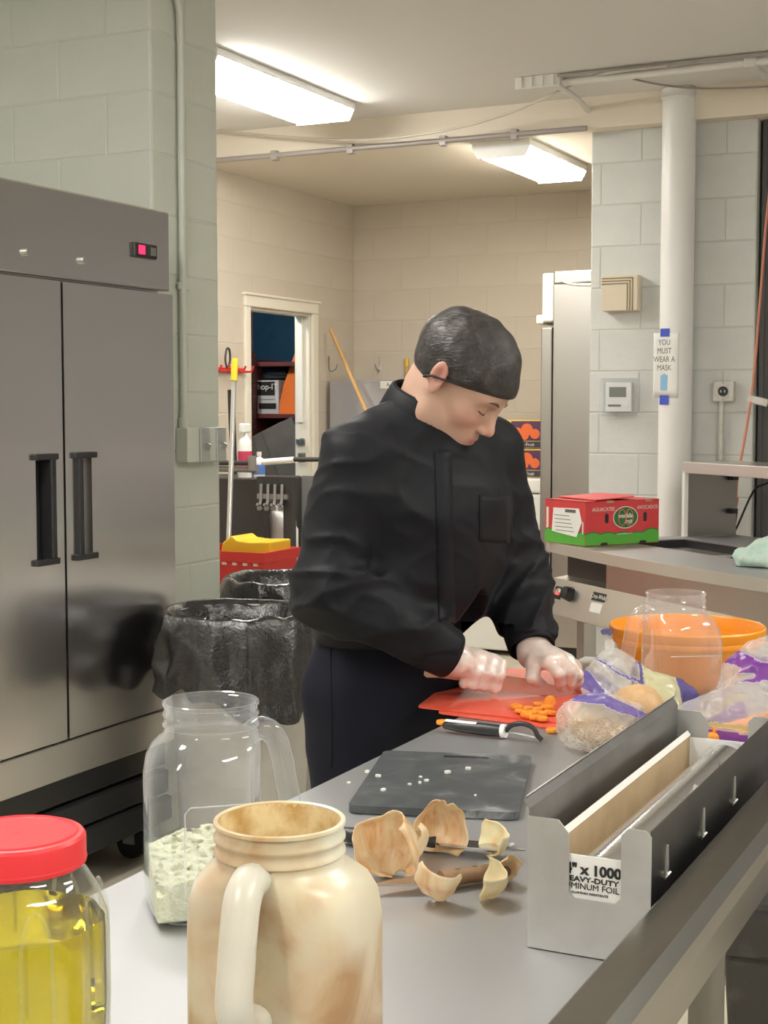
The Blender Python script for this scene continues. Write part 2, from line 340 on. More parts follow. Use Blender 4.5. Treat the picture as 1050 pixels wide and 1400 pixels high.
MB().cyl((0, 0, -.06), (0, 0, 0), .03).build('socket', Mst, t, smooth=40); MB().lathe([(.001, -.16), (.02, -.155), (.032, -.125), (.025, -.09), (.014, -.06)], 16).build('bulb', mat('fill_glow', (.9, .9, .8), .4, emit=(1, .92, .8, 330)), t, smooth=60)
# ---- ceiling fluorescents
def fixture(lbl, x0, x1, y0, y1, zt, strength, colr, grp=None):
    t = thing('fluorescent_fixture', lbl, 'ceiling light', ((x0+x1)/2, (y0+y1)/2, zt), 0, grp)
    Mh = mat('fixture_white', (.82, .82, .80), .4); Ml = mat('lens_%g' % strength, (.9, .9, .9), .4, emit=(*colr, strength))
    w, l = (x1-x0)/2, (y1-y0)/2
    MB().box((-w, -l-.012, -.035), (w, l+.012, 0)).build('housing', Mh, t, bevel=.004)
    for s in (-1, 1): MB().prism([(-w, -.03), (w, -.03), (w-.03, -.085), (-w+.03, -.085)], lambda a, b, c: (a, c, b), s*l, s*(l+.012)).build('end_cap', Mh, t)
    MB().prism([(-w+.004, -.03), (w-.004, -.03), (w-.02, -.066), (w-.045, -.082), (-w+.045, -.082), (-w+.02, -.066)], lambda a, b, c: (a, c, b), -l, l).build('lens', Ml, t)
    return t
CW = (1.0, .97, .90); WW = (1.0, .92, .79)
fixture('lit wraparound fluorescent light on white ceiling beside the green pier', -3.64, -3.29, 5.20, 6.42, ZC, LAMP_FRONT, CW)
fixture('lit fluorescent light on the lowered beige ceiling near tall steel cabinet', -2.87, -2.56, 6.90, 7.78, ZB, LAMP_BACK, WW)
for x, y in ((-2.0, 2.0), (.9, 3.5), (-1.2, -.9), (1.3, 0.6)):
    fixture('fluorescent light on the white ceiling over the work table side', x-.17, x+.17, y-.61, y+.61, ZC, LAMP_FRONT, CW, 'lights over the work tables')
# ---- pipes and cables under the ceiling
Mcond = mat('conduit_grey', (.36, .33, .31), .5, .3); Mcw = mat('conduit_white', (.72, .70, .66), .5)
def conduit(name, lbl, pts, r, m, clamps=(), cm=None, n=10):
    V = np.array(pts); base = tuple(V[0]); t = thing(name, lbl, 'pipe', base)
    MB().tube(pts, r, n).build('tube', m, t, smooth=60, world=True)
    for c, size in clamps: MB().boxc(c, size).build('clamp', cm or m, t, world=True, bevel=.003)
    return t
conduit('electrical_conduit', 'grey conduit clipped along the edge of lowered beige ceiling', [(LX+.01, HY-.02, 2.80), (CX0+.01, HY-.02, 2.80)], .014, Mcond,
        [((x, HY-.012, 2.80), (.035, .04, .05)) for x in (-3.95, -3.5, -2.98, -2.6)])
conduit('electrical_conduit', 'white painted conduit crossing the ceiling in front of the column', [(-2.2, 6.31, 2.918), (.8, 6.26, 2.918)], .018, Mcw,
        [((-1.36, 6.3, 2.925), (.05, .05, .06))])
conduit('electrical_conduit', 'thin grey conduit lying alongside the white ceiling conduit', [(-2.2, 6.265, 2.938), (.8, 6.215, 2.938)], .009, Mcond)
t = thing('junction_box', 'white ceiling junction strip with raised ribs at end of conduit', 'junction box', (-2.29, 6.30, ZC))
MB().box((-2.40, 6.26, 2.895), (-2.19, 6.36, ZC)).build('box_body', Mcw, t, world=True, bevel=.004)
for k in range(4): MB().box((-2.38+k*.05, 6.25, 2.90), (-2.365+k*.05, 6.262, 2.945)).build('rib', Mcw, t, world=True)
conduit('electrical_conduit', 'bent white conduit dropping from junction strip to the column corner', [(-2.21, 6.33, 2.905), (-2.225, 6.62, 2.905), (-2.24, 6.84, 2.885), (-2.215, 6.87, 2.90), (-2.2, 6.885, 2.925)], .014, Mcw)
conduit('electrical_conduit', 'short white conduit slanting from ceiling clamp towards the dark sheet', [(-1.36, 6.32, 2.91), (-1.33, 6.75, 2.90), (-1.30, 6.98, 2.88)], .014, Mcw)
cab = smooth_path([at(270, 176, Y=6.74), at(390, 187, Y=6.73), at(500, 191, Y=6.70), at(600, 180, Y=6.66), at(680, 160, Y=6.6), at(740, 136, Y=6.45), at(800, 108, Y=6.34), at(838, 99, Y=6.24), (-1.7, 6.235, 2.925)], 8)
solo('hanging_cable', MB().tube(cab, .006, 6), mat('cable_tan', (.52, .47, .40), .6), 'thin tan cable drooping under the ceiling to the white conduit', 'cable', smooth=60)
cab = smooth_path([at(866, 108, Y=6.5), at(905, 116, Y=6.62), at(960, 121, Y=6.72), at(1050, 118, Y=6.72), (-1.1, 6.72, 2.9)], 6)
solo('hanging_cable', MB().tube(cab, .005, 6), Mcond, 'short grey cable running past the top of white drain pipe', 'cable', smooth=60)
# ---- conduit and switch boxes on the pier
xs = PX+.004
zc = lambda py, y: at(243, py, X=PX)[2]
yc = at(243, 400, X=PX)[1]
pts = [(xs+.05, yc-.13, 2.944), (xs+.03, yc-.09, 2.92), (xs+.02, yc-.02, 2.84), (xs+.016, yc, 2.74), (xs+.016, yc, 2.3), (xs+.016, yc, 1.44)]
t = conduit('wall_conduit', 'painted green vertical conduit on side of the green block pier', smooth_path(pts, 5), .0125, M_pier)
MB().boxc((xs+.012, yc+.015, 1.89), (.012, .07, .022)).build('strap', M_pier, t, world=True, bevel=.003); MB().cyl((xs+.016, yc, 1.40), (xs+.016, yc, 1.44), .019).build('connector', M_pier, t, world=True, smooth=40)
Mgal = mat('galvanized', (.50, .52, .50), .42, .6, var=(14, (.42, .45, .43), .4, .7))
yb = at(241, 595, X=PX)[1]
t = thing('switch_box', 'pair of painted switch boxes with metal covers below wall conduit', 'switch box', (xs, yb, 1.29))
MB().box((xs, yb-.01, 1.285), (xs+.05, yb+.20, 1.405)).build('box_body', M_pier, t, world=True, bevel=.004)
for k in range(2):
    c = MB().box((xs+.05, yb+.06+k*.105, 1.285), (xs+.058, yb+.12+k*.105, 1.405)).build('cover', Mgal, t, world=True, bevel=.003)
    MB().boxc((xs+.066, yb+.09+k*.105, 1.34), (.02, .01, .022), Matrix.Rotation(.5, 3, 'Y')).build('toggle', Mst, t, world=True)
# ================================================================== LARGE FURNITURE
M_ss = mat('stainless_brushed', (.68, .665, .645), .33, 1)
M_ssd = mat('stainless_door', (.74, .725, .72), .2, 1)
M_sst = mat('stainless_top', (.49, .495, .51), .5, 1)
M_blk = mat('black_plastic', (.018, .018, .02), .42); M_rub = mat('rubber', (.012, .012, .012), .7)
# ---- reach-in refrigerator
FX, FY0, FYS, FY1 = -2.70, 2.83, 3.40, 3.965
fr = thing('reach_in_refrigerator', 'two door stainless reach-in refrigerator against the green block pier', 'refrigerator', (FX-.4, 3.4, 0))
def fp(name, lo, hi, m, par=fr, **k): return MB().box(lo, hi).build(name, m, par, world=(par is fr), **k)
fp('body', (FX-.78, FY0, .36), (FX-.045, FY1, 2.10), M_ssd, bevel=.006)
fp('header_panel', (FX-.045, FY0, 1.845), (FX, FY1, 2.10), M_ssd, bevel=.006)
zd0, zd1 = .505, 1.835
for (a, b, s) in ((FY0+.004, FYS-.005, 1), (FYS+.005, FY1-.004, -1)):
    hy = (b-.085) if s == 1 else (a+.085)      # handle centre
    y0h, y1h, z0h, z1h = hy-.038, hy+.038, 1.04, 1.33
    mb = MB(); mb.box((FX-.04, a, zd0), (FX+.012, y0h, zd1)); mb.box((FX-.04, y1h, zd0), (FX+.012, b, zd1)); mb.box((FX-.04, y0h, zd0), (FX+.012, y1h, z0h)); mb.box((FX-.04, y0h, z1h), (FX+.012, y1h, zd1))
    mb.box((FX-.04, y0h, z0h), (FX-.03, y1h, z1h))
    d = mb.build('door', M_ssd, fr, world=True)
    off = fr.location
    def sub(n, lo, hi, m, **k):
        o = MB().box([lo[i]-off[i] for i in range(3)], [hi[i]-off[i] for i in range(3)]).build(n, m, d, **k); return o
    e = .012; gx = FX+.026
    sub('handle_rim', (FX+.004, y0h-e, z1h-.004), (gx, y1h+e, z1h+.014), M_blk, bevel=.003); sub('handle_rim', (FX+.004, y0h-e, z0h-.014), (gx, y1h+e, z0h+.004), M_blk, bevel=.003)
    sub('handle_grip', (FX-.02, (y0h if s == -1 else y1h-.022), z0h), (gx, (y0h+.022 if s == -1 else y1h), z1h), M_blk, bevel=.004)
    sub('handle_cup', (FX-.029, y0h, z0h), (FX-.02, y1h, z1h), M_blk if s == 1 else M_ss)
    sub('gasket', (FX-.05, a+.004, zd0+.004), (FX-.041, b-.004, zd1-.004), M_rub)
disp = fp('display', (FX-.002, at(180, 330, X=FX)[1], 1.94), (FX+.012, at(211, 330, X=FX)[1], 1.985), M_blk, bevel=.004)
y = at(190, 330, X=FX)[1]; o = MB().box((FX+.012-off[0], y-.018-off[1], 1.950), (FX+.0135-off[0], y+.014-off[1], 1.977)).build('readout', mat('led_red', (.5, .02, .1), .4, emit=(1.0, .012, .05, 1.1)), disp)
o = MB().box((FX+.012-off[0], y+.045-off[1], 1.950), (FX+.015-off[0], y+.07-off[1], 1.975)).build('button', Mst, disp)
for px in (35, 112):
    y = at(px, 352, X=FX)[1]; z = at(px, 345 if px < 50 else 356, X=FX)[2]; MB().cyl((FX-.002, y, z), (FX+.012, y, z), .011, n=12).build('lock', mat('chrome', (.8, .8, .8), .12, 1), fr, world=True, smooth=40)
fp('base_panel', (FX-.05, FY0, .385), (FX, FY1, .495), M_ss, bevel=.004)
for k in range(3): MB().prism([(0, 0), (.02, .012), (.02, .082), (0, .088)], lambda a, b, c, k=k: (FX-.045+a+.012*(2-k), c, .118+.088*k+b), FY0+.02, FY1-.02).build('louver', mat('louver_black', (.03, .03, .032), .3, .3), fr, world=True)
fp('undercarriage', (FX-.76, FY0+.02, .10), (FX-.06, FY1-.02, .365), M_blk)
for yy in (FY0+.09, FY1-.09):
    for xx in (FX-.11, FX-.68):
        c = MB(); c.cyl((xx, yy-.016, .05), (xx, yy+.016, .05), .05, n=20); c.build('caster_wheel', M_rub, fr, world=True, smooth=40)
        MB().box((xx-.022, yy-.022, .05), (xx+.022, yy+.022, .105)).build('caster_fork', Mst, fr, world=True)
# ---- tall upright refrigerator in the back room
ux, uy = -2.80, 7.93
up_ = thing('upright_refrigerator', 'tall single door steel refrigerator standing behind the grey column', 'refrigerator', (ux+.4, uy+.35, 0))
def upb(n, lo, hi, m, **k): return MB().box(lo, hi).build(n, m, up_, world=True, **k)
M_ss2 = mat('stainless_dull', (.50, .485, .46), .38, 1)
upb('body', (ux, uy, .10), (ux+.75, uy+.66, 2.17), M_ss2, bevel=.005)
upb('base', (ux+.03, uy+.02, .0), (ux+.74, uy+.64, .10), M_blk)
upb('door', (ux-.075, uy+.004, .40), (ux-.008, uy+.656, 1.93), M_ss2, bevel=.008)
upb('hood_panel', (ux-.07, uy+.002, 1.96), (ux-.002, uy+.658, 2.235), M_white, bevel=.012)
upb('hood_lip', (ux-.105, uy+.002, 1.95), (ux-.06, uy+.658, 2.0), M_white, bevel=.008)
upb('top_cover', (ux-.002, uy, 2.17), (ux+.75, uy+.66, 2.245), M_ss2, bevel=.01)
upb('hinge', (ux-.06, uy+.01, .36), (ux+.005, uy+.07, .395), Mst, bevel=.004)
upb('lower_panel', (ux-.06, uy+.004, .11), (ux-.005, uy+.656, .355), M_ss, bevel=.005)
cabx = smooth_path([(ux+.05, uy-.002, 2.205), (ux+.05, uy-.004, 2.19), (ux+.12, uy-.004, 2.165), (ux+.3, uy-.004, 2.155)], 5)
MB().tube(cabx, .006, 6).build('cable', M_white, up_, world=True, smooth=60)
# ---- white washing machine with two fruit cartons
wx = at(700, 650, d=8.75)
wm = thing('washing_machine', 'white top-loading washer against back wall with fruit cartons on it', 'washer', (-3.22, 8.37, 0))
MB().box((-3.55, 8.06, .03), (-2.90, 8.66, .97)).build('body', M_white, wm, world=True, bevel=.012)
MB().box((-3.55, 8.05, .975), (-2.90, 8.66, 1.06)).build('top', M_white, wm, world=True, bevel=.012)
for a in (-3.5, -2.95):
    for b in (8.11, 8.6): MB().cyl((a, b, 0), (a, b, .035), .02).build('foot', M_rub, wm, world=True)
Mcard = mat('carton_yellow', (.70, .50, .10), .6, var=(9, (.80, .62, .2), .4, .7)); Mora = mat('print_orange', (.80, .16, .04), .5); Mpl = mat('print_plum', (.10, .04, .10), .5); Mpw = mat('print_white', (.75, .72, .65), .6)
for k, lb_ in enumerate(('fruit carton with orange fruit print resting on the white washer', 'upper fruit carton with orange fruit print stacked on the other carton')):
    z = 1.062+k*.172; cx, cy = -3.13, 8.30
    c = thing('fruit_carton', lb_, 'carton', (cx, cy, z), 0, 'cartons on the washer')
    MB().box((-.19, -.16, 0), (.19, .16, .168)).build('box', Mcard, c, bevel=.003)
    MB().box((-.165, -.1625, .03), (-.02, -.1605, .15)).build('label_panel', Mpw, c)
    MB().box((.0, -.1625, .045), (.185, -.1605, .16)).build('print_panel', Mpl, c); MB().box((.0, -.1628, .005), (.185, -.1605, .04)).build('caption_band', mat('print_dark', (.05, .04, .06), .5), c)
    for i, (a, b, r) in enumerate(((.04, .09, .033), (.10, .11, .037), (.15, .085, .03), (.085, .075, .026))): MB().cyl((a, -.163, b), (a, -.164-.0004*i, b), r, n=14).build('orange_print', Mora, c)
    text('lettering', 'Sun-Fruit', .028, Mpw, c, frame_M((.095, -.1632, .022), (1, 0, 0), (0, 0, 1)))
# ---- grey steel cabinet, hooks, broom handles on the back wall
gc = thing('steel_cabinet', 'flat grey steel cabinet with white sticker below the coat hooks', 'cabinet', (-4.0, 8.5, 0))
Mgp = mat('grey_enamel', (.36, .34, .34), .5)
MB().box((-4.44, 8.30, .02), (-3.60, 8.66, 1.645)).build('body', Mgp, gc, world=True, bevel=.01); MB().box((-4.425, 8.285, .06), (-3.98, 8.30, 1.63)).build('door', Mgp, gc, world=True, bevel=.004); MB().box((-3.97, 8.285, .06), (-3.62, 8.30, 1.63)).build('door', Mgp, gc, world=True, bevel=.004)
a = at(520, 521, Y=8.283); b = at(546, 531, Y=8.283); MB().box((a[0], 8.281, b[2]), (b[0]+.05, 8.285, a[2])).build('sticker', Mpw, gc, world=True)
text('lettering', 'A~~~~', .035, M_blk, gc, frame_M(((a[0]+b[0])/2+.03+4.0, 8.2805-8.5, (a[2]+b[2])/2), (1, 0, 0), (0, 0, 1)))
for px, lb_ in ((450, 'wire coat hook on beige wall near the closet door'), (519, 'wire coat hook on beige wall above the cabinet sticker')):
    p = at(px, 500, Y=BY-.006) if px > 480 else at(px, 500, X=LX+.006)
    n = (0, -1) if px > 480 else (1, 0)
    pts = smooth_path([(p[0], p[1], p[2]+.06), (p[0], p[1], p[2]-.02), (p[0]+n[0]*.02, p[1]+n[1]*.02, p[2]-.035), (p[0]+n[0]*.05, p[1]+n[1]*.05, p[2]-.02), (p[0]+n[0]*.06, p[1]+n[1]*.06, p[2]+.01)], 4)
    solo('coat_hook', MB().tube(pts, .004, 6), Mst, lb_, 'hook', smooth=60)
Mwood = mat('broom_wood', (.62, .36, .13), .5, var=(12, (.70, .43, .18), .4, .7))
tp = at(452, 450, Y=8.262); q_ = at(493, 540, Y=8.252); k_ = (.05-tp[2])/(q_[2]-tp[2]); bt_ = np.array([tp[0]+(q_[0]-tp[0])*k_, 8.12, .05])
br = thing('broom', 'tan wooden broom handle leaning on beige wall before the grey cabinet', 'broom', tuple(bt_))
MB().cyl(tp, bt_, .0125, n=12).build('handle', Mwood, br, world=True, smooth=40); MB().boxc((bt_[0], bt_[1], .03), (.28, .06, .06)).build('brush_head', M_blk, br, world=True, bevel=.01)
tp = at(556, 490, Y=8.68); br = thing('broom', 'yellow topped broom handle standing behind the grey cabinet', 'broom', (tp[0], 8.68, 0))
MB().cyl((tp[0], 8.68, .0), (tp[0], 8.68, tp[2]-.05), .012, n=10).build('handle', Mwood, br, world=True, smooth=40); MB().cyl((tp[0], 8.68, tp[2]-.05), (tp[0], 8.68, tp[2]), .013, n=10).build('end_cap', mat('yellow_plastic', (.85, .55, .03), .4), br, world=True, smooth=40)
# ---- trash cans with black liners
M_can = mat('can_grey', (.46, .45, .41), .5, var=(5, (.38, .37, .34), .45, .7), bump=(30, .1, .003))
M_liner = mat('liner_black', (.013, .013, .015), .15, spec=.9, bump=(24, .6, .014))
def ridged(p, s, seed):
    return 1-np.abs(wob(p, s, seed, 4))-.6*np.abs(wob(p, s*2.1, seed+1, 4))
def trash_can(lbl, x, y, R, H, seed, drop):
    t = thing('trash_can', lbl, 'trash can', (x, y, 0), 0, 'lined trash cans')
    MB().lathe([(.001, .02), (R*.78, .02), (R*.80, .0), (R*.82, .03), (R*.97, H-.06), (R*1.0, H-.05), (R*1.0, H-.008), (R*.97, H-.004), (R*.95, H-.02), (R*.78, .06), (.001, .05)], 48).build('can', M_can, t, smooth=40)
    n = 220; prof = [(.001, -.62), (R*.5, -.62), (R*.72, -.60), (R*.76, -.5)]+[(R*(.80+.1*i/8), -.42+.40*i/8) for i in range(9)]
    prof += [(R*.94, -.004), (R*.98, .012), (R*1.02, .014), (R*1.06, .004), (R*1.085, -.02)]+[(R*(1.10+.03*i/14), -.04-(drop-.04)*i/14) for i in range(15)]
    rows = []
    for i, (r, dz) in enumerate(prof):
        row = []
        for k in range(n):
            a = 2*math.pi*k/n; low = max(0, (i-17)/15); z = H+dz-(low**2)*(.05*math.sin(3*a+seed)+.045*math.sin(2*a+1.3*seed)+.012*math.sin(11*a)); row.append((r*math.cos(a), r*math.sin(a), z))
        rows.append(row)
    A = np.array(rows); P = A.reshape(-1, 3); q = P*np.array([1, 1, .55]); amp = np.interp(np.arange(len(prof)), [0, 3, 12, 14, 17, 21, 31], [0, .02, .012, .006, .01, .024, .034]); amp = np.repeat(amp, n)
    d = ridged(q, 19, seed)*amp; rad = np.hypot(P[:, 0], P[:, 1]); inside = np.repeat(np.arange(len(prof)) < 13, n)
    nr = np.where(inside, np.minimum(rad, rad-np.abs(d)), np.maximum(rad+d, np.minimum(rad, R*1.03))); k = nr/np.maximum(rad, 1e-6); P[:, 0] *= k; P[:, 1] *= k
    P[:, 2] += np.repeat(np.where((np.arange(len(prof)) > 11) & (np.arange(len(prof)) < 18), 1, 0), n)*wob(P, 45, seed+3)*.006
    MB().grid(P.reshape(A.shape).tolist(), closed=True).build('liner', M_liner, t, smooth=179); return t
c_ = at(318, 834, z=.84); trash_can('lined grey trash can beside the two door refrigerator', c_[0]+.03, c_[1], .232, .835, 3, .24)
c_ = at(352, 794, z=.84); trash_can('lined trash can behind the pier in front of the red mop bucket', c_[0]+.05, c_[1]+.13, .225, .835, 5, .28)
# ================================================================== BACK-ROOM CLUTTER
Mred = mat('red_plastic', (.62, .035, .03), .4); Myel = mat('yellow_plastic', (.85, .55, .03), .4); Malu = mat('aluminium', (.72, .72, .72), .3, .9)
Mwp = mat('white_plastic', (.82, .82, .80), .35)
# closet contents: shelf unit, boxes, boards
sy0, sy1 = 8.90, 9.70; sx0, sx1 = at(348, 500, Y=8.9)[0], LX-.16
def pxz(px, py, Y): return at(px, py, Y=Y)
su = thing('closet_shelf_unit', 'dark red wooden shelf unit inside the blue closet', 'shelf', ((sx0+sx1)/2, 9.3, 0))
Mrw = mat('red_brown_wood', (.13, .03, .03), .5); z_sh = [pxz(370, 562, sy0)[2]-.02, pxz(370, 491, sy0)[2]-.02]
for z in [.25]+z_sh: MB().box((sx0, sy0, z-.03), (sx1, sy1, z)).build('shelf_board', Mrw, su, world=True, bevel=.003)
for x in (sx0-.03, sx1): MB().box((x, sy0, 0), (x+.03, sy1, z_sh[1]+.02)).build('side_panel', Mrw, su, world=True)
zb = z_sh[0]; a = pxz(350, 520, sy0+.04); b = pxz(381, 560, sy0+.04)
bx_ = thing('cardboard_box', 'white carton with black printed panel on the closet shelf', 'box', ((a[0]+b[0])/2, sy0+.2, zb))
w_ = b[0]-a[0]; h_ = a[2]-zb
MB().box((a[0], sy0+.04, zb), (b[0], sy0+.36, a[2])).build('carton', mat('carton_white', (.55, .55, .57), .6), bx_, world=True, bevel=.003)
MB().box((a[0]+.01, sy0+.037, zb+h_*.55), (b[0]-.03, sy0+.0395, a[2]-.01)).build('print_panel', M_blk, bx_, world=True)
text('lettering', 'Shop-IT', .06, Mwp, bx_, frame_M((-.01, -.1645, h_*.8), (1, 0, 0), (0, 0, 1)))
MB().box((b[0]-.16, sy0+.037, zb+.035), (b[0]-.02, sy0+.0395, zb+.075)).build('print_strip', M_blk, bx_, world=True)
MB().box((a[0]+.02, sy0+.037, zb+h_*.42), (b[0]-.03, sy0+.0395, zb+h_*.45)).build('print_line', mat('carton_print', (.35, .35, .38), .6), bx_, world=True)
a = pxz(387, 515, sy0+.03); b = pxz(395, 560, sy0+.03)
solo('safety_cone', MB().loft([[(a[0]+.02+u*r+dx, sy0+.12+v*r, zb+z) for u, v in ((-1, -1), (1, -1), (1, 1), (-1, 1))] for r, z, dx in ((.075, 0, 0), (.072, .02, 0), (.05, .2, 0.01), (.018, .42, .05))]), mat('orange_cloth', (.75, .17, .02), .7), 'orange folded cone standing beside white carton in closet', 'cone')
bg = MB(); P_ = [(-.25, -.05, .02), (.25, -.05, .02)]
solo('plastic_bag', MB().loft([[(pxz(368, 515, sy0+.2)[0]+.17*r*math.cos(k*.5236)*(1+.2*math.sin(k*3)), sy0+.2+.12*r*math.sin(k*.5236), pxz(368, 520, sy0+.2)[2]+.012+z) for k in range(12)] for r, z in ((.9, 0), (1, .03), (.8, .08), (.3, .11))]), mat('dark_bag', (.03, .03, .04), .25), 'crumpled dark bag lying on the white closet carton', 'bag', smooth=50)
Mgb = mat('grey_board', (.115, .105, .095), .6, var=(6, (.15, .14, .12), .4, .7))
for k, (p0, p1, hgt, lb_) in enumerate(((352, 376, 585, 'dark grey board leaning lowest in the closet pile'), (362, 392, 580, 'dark grey board leaning over another board in closet'), (376, 405, 574, 'tallest dark grey board leaning by the closet jamb'))):
    q0 = pxz(p0, hgt, 8.80-.02*k); mb = MB().boxc((q0[0]+.2, 8.80-.03*k, q0[2]-.42), (.26, .02, .85), Matrix.Rotation(-.42, 3, 'Y'))
    solo('wooden_board', mb, Mgb, lb_, 'board', 'boards in the closet', bevel=.003)
# ---- janitor cart
kx0, ky = -4.02, 6.30
jc = thing('janitor_cart', 'black plastic janitor cart with hook rail behind the trash cans', 'cart', (-3.7, 6.55, 0))
Mjc = mat('cart_black', (.045, .042, .042), .5); Mjg = mat('cart_grey', (.30, .29, .28), .4, .4)
x0 = at(298, 700, Y=ky)[0]-.25; x1 = at(354, 700, Y=ky)[0]; x2 = at(402, 700, Y=ky)[0]; zt = at(340, 655, Y=ky)[2]; zh = at(340, 634, Y=ky)[2]
MB().box((x0, ky, .18), (x1, ky+.45, zt)).build('bag_bin', Mjc, jc, world=True, bevel=.012)
MB().box((x0-.01, ky-.012, .14), (x2+.05, ky+.46, .20)).build('deck', Mjc, jc, world=True, bevel=.01)
za, zb2 = at(370, 757, Y=ky)[2], at(370, 680, Y=ky)[2]; wxm = (x1+x2)/2
# end panel with arched opening
hw = (x2-x1)/2; ol, orr = x1+.045, x2-.05; pan = [(x1, .2), (x2, .2), (x2, zt+.02), (x1, zt+.02)]
def ringpanel(xa, xb, zlo, zhi, oa, ob, olo, ohi):
    mb = MB(); F3 = lambda u, v, w: (u, w, v)
    top = [(xa, zhi), (xb, zhi), (xb, ohi-(ob-oa)/2)]+[(oa+(ob-oa)/2+(ob-oa)/2*math.cos(a), ohi-(ob-oa)/2+(ob-oa)/2*math.sin(a)) for a in np.linspace(0, math.pi, 13)]+[(xa, ohi-(ob-oa)/2)]
    mb.prism(top, F3, ky-.02, ky+.02); mb.box((xa, ky-.02, olo), (oa, ky+.02, ohi-(ob-oa)/2)); mb.box((ob, ky-.02, olo), (xb, ky+.02, ohi-(ob-oa)/2)); mb.box((xa, ky-.02, zlo), (xb, ky+.02, olo)); return mb
ringpanel(x1, x2, .70, zt+.015, ol, orr, za-.09, zb2+.0).build('end_panel', Mjc, jc, world=True)
ringpanel(x1, x2, .2, .70, ol, orr, .25, .64).build('lower_panel', Mjc, jc, world=True)
MB().box((x1-.01, ky-.03, .655), (x2+.005, ky+.45, .70)).build('shelf', Mjc, jc, world=True, bevel=.004)
MB().box((x1, ky+.44, .2), (x2, ky+.46, zt)).build('rear_panel', Mjg, jc, world=True)
MB().box((x1+.01, ky-.035, zt-.095), (x2-.02, ky-.02, zt-.07)).build('hook_rail', Mjg, jc, world=True)
for k in range(4):
    xk = x1+.035+k*(x2-x1-.07)/3.3; mb = MB(); mb.tube([(xk, ky-.035, zt-.02), (xk, ky-.04, zt-.10), (xk, ky-.05, zt-.125), (xk, ky-.075, zt-.12)], .008, 6); mb.cyl((xk, ky-.06, zt-.14), (xk, ky-.045, zt-.14), .012, n=8); mb.build('hook', Mjg, jc, world=True)
mb = MB(); mb.cyl((x0, ky-.03, zh), (x1-.02, ky-.03, zh+.005), .012); mb.build('handle_bar', Mjc, jc, world=True, smooth=40)
MB().cyl((x0, ky-.01, zh-.025), (x1, ky-.01, zh-.028), .016).build('rail', Mjg, jc, world=True, smooth=40)
MB().cyl((x1+.04, ky-.03, zh+.01), (x2+.02, ky-.03, zh+.025), .016, n=14).build('tool_grip', Mwp, jc, world=True, smooth=40)
MB().cyl((x1-.02, ky-.03, zh-.03), (x1-.02, ky-.03, zh+.04), .022, n=14).build('clip_post', Mjg, jc, world=True, smooth=40)
MB().cyl((x2+.02, ky-.03, zh+.027), (x2+.25, ky-.02, zh+.03), .012, n=12).build('handle_bar', Mjc, jc, world=True, smooth=40)
for xx in (x0+.06, x2-.02):
    for yy in (ky+.06, ky+.4): MB().cyl((xx, yy-.015, .07), (xx, yy+.015, .07), .07, n=18).build('wheel', M_rub, jc, world=True, smooth=40)
def bottle(lbl, x, y, z, r, h, m, capm, capn='cap', lab=None, grp=None):
    t = thing('spray_bottle' if capn == 'trigger_head' else 'bottle', lbl, 'bottle', (x, y, z), 0, grp)
    MB().lathe([(.001, 0), (r, 0), (r, h*.6), (r*.85, h*.7), (r*.35, h*.8), (r*.35, h*.85), (.001, h*.85)], 16).build('body', m, t, smooth=50)
    if capn == 'trigger_head': MB().boxc((0, -.0, h*.93), (.03, .07, .05)).build('trigger_head', capm, t, bevel=.008)
    else: MB().cyl((0, 0, h*.85), (0, 0, h), r*.42, n=12).build('cap', capm, t, smooth=40)
    if lab: MB().lathe([(r+.001, h*.12), (r+.001, h*.5)], 16).build('label_band', lab, t, smooth=60)
    return t
sb = at(335, 655, Y=ky+.1)
bottle('white spray bottle with red label in top of the black cart', sb[0], ky+.1, zt+.002, .036, .27, Mwp, Mwp, 'trigger_head', mat('label_red', (.6, .05, .12), .5))
sb = at(349, 655, Y=ky+.12); bottle('small bottle with blue label in top of the black cart', sb[0], ky+.16, zt+.002, .03, .13, Mwp, Mwp, 'cap', mat('label_blue', (.10, .22, .62), .5))
# white jug in the arched opening
j = thing('detergent_jug', 'white detergent jug lying in arched opening of the black cart', 'jug', (wxm-.03, ky+.12, .70))
mb = MB(); mb.loft([[(w*math.cos(a)*.5*1.0+dx, .065*math.sin(a), z) for a in np.linspace(0, 2*math.pi, 20, endpoint=False)] for w, z, dx in ((.15, 0, 0), (.16, .02, 0), (.16, .16, 0), (.11, .22, -.02), (.05, .25, -.03))]); mb.build('body', Mwp, j, smooth=50)
MB().tube(smooth_path([(.06, 0, .15), (.055, 0, .22), (0, 0, .27), (-.03, 0, .25)], 4), .014, 8).build('handle', Mwp, j, smooth=60); MB().cyl((-.03, 0, .25), (-.03, 0, .28), .022, n=12).build('cap', Mwp, j, smooth=40)
# red mop bucket with yellow wringer standing behind the lined can
mbk_ = at(315, 775, Y=5.62); zr = at(315, 762, Y=5.62)[2]
bk = thing('mop_bucket', 'red mop bucket with yellow wringer behind the lined trash can', 'bucket', (mbk_[0]-.02, 5.75, 0))
MB().loft([[(sx*w, sy*w*.75, z) for sx, sy in ((-1, -1), (1, -1), (1, 1), (-1, 1))] for w, z, in ((.15, .08), (.17, .1), (.205, zr-.02), (.22, zr-.015), (.22, zr+.03), (.20, zr+.03), (.16, .15))]).build('tub', Mred, bk)
MB().prism([(-.06, zr), (.205, zr-.01), (.205, zr+.075), (.10, zr+.07), (.03, zr+.075), (.0, zr+.095), (-.05, zr+.06)], lambda u, v, w: (u, w, v), -.09, .10).build('wringer', Myel, bk, bevel=.008)
for k in range(7): MB().boxc((-.16+k*.055, -.157, zr-.025), (.02, .012, .012)).build('rib', mat('pale_speck', (.75, .6, .5), .6), bk)
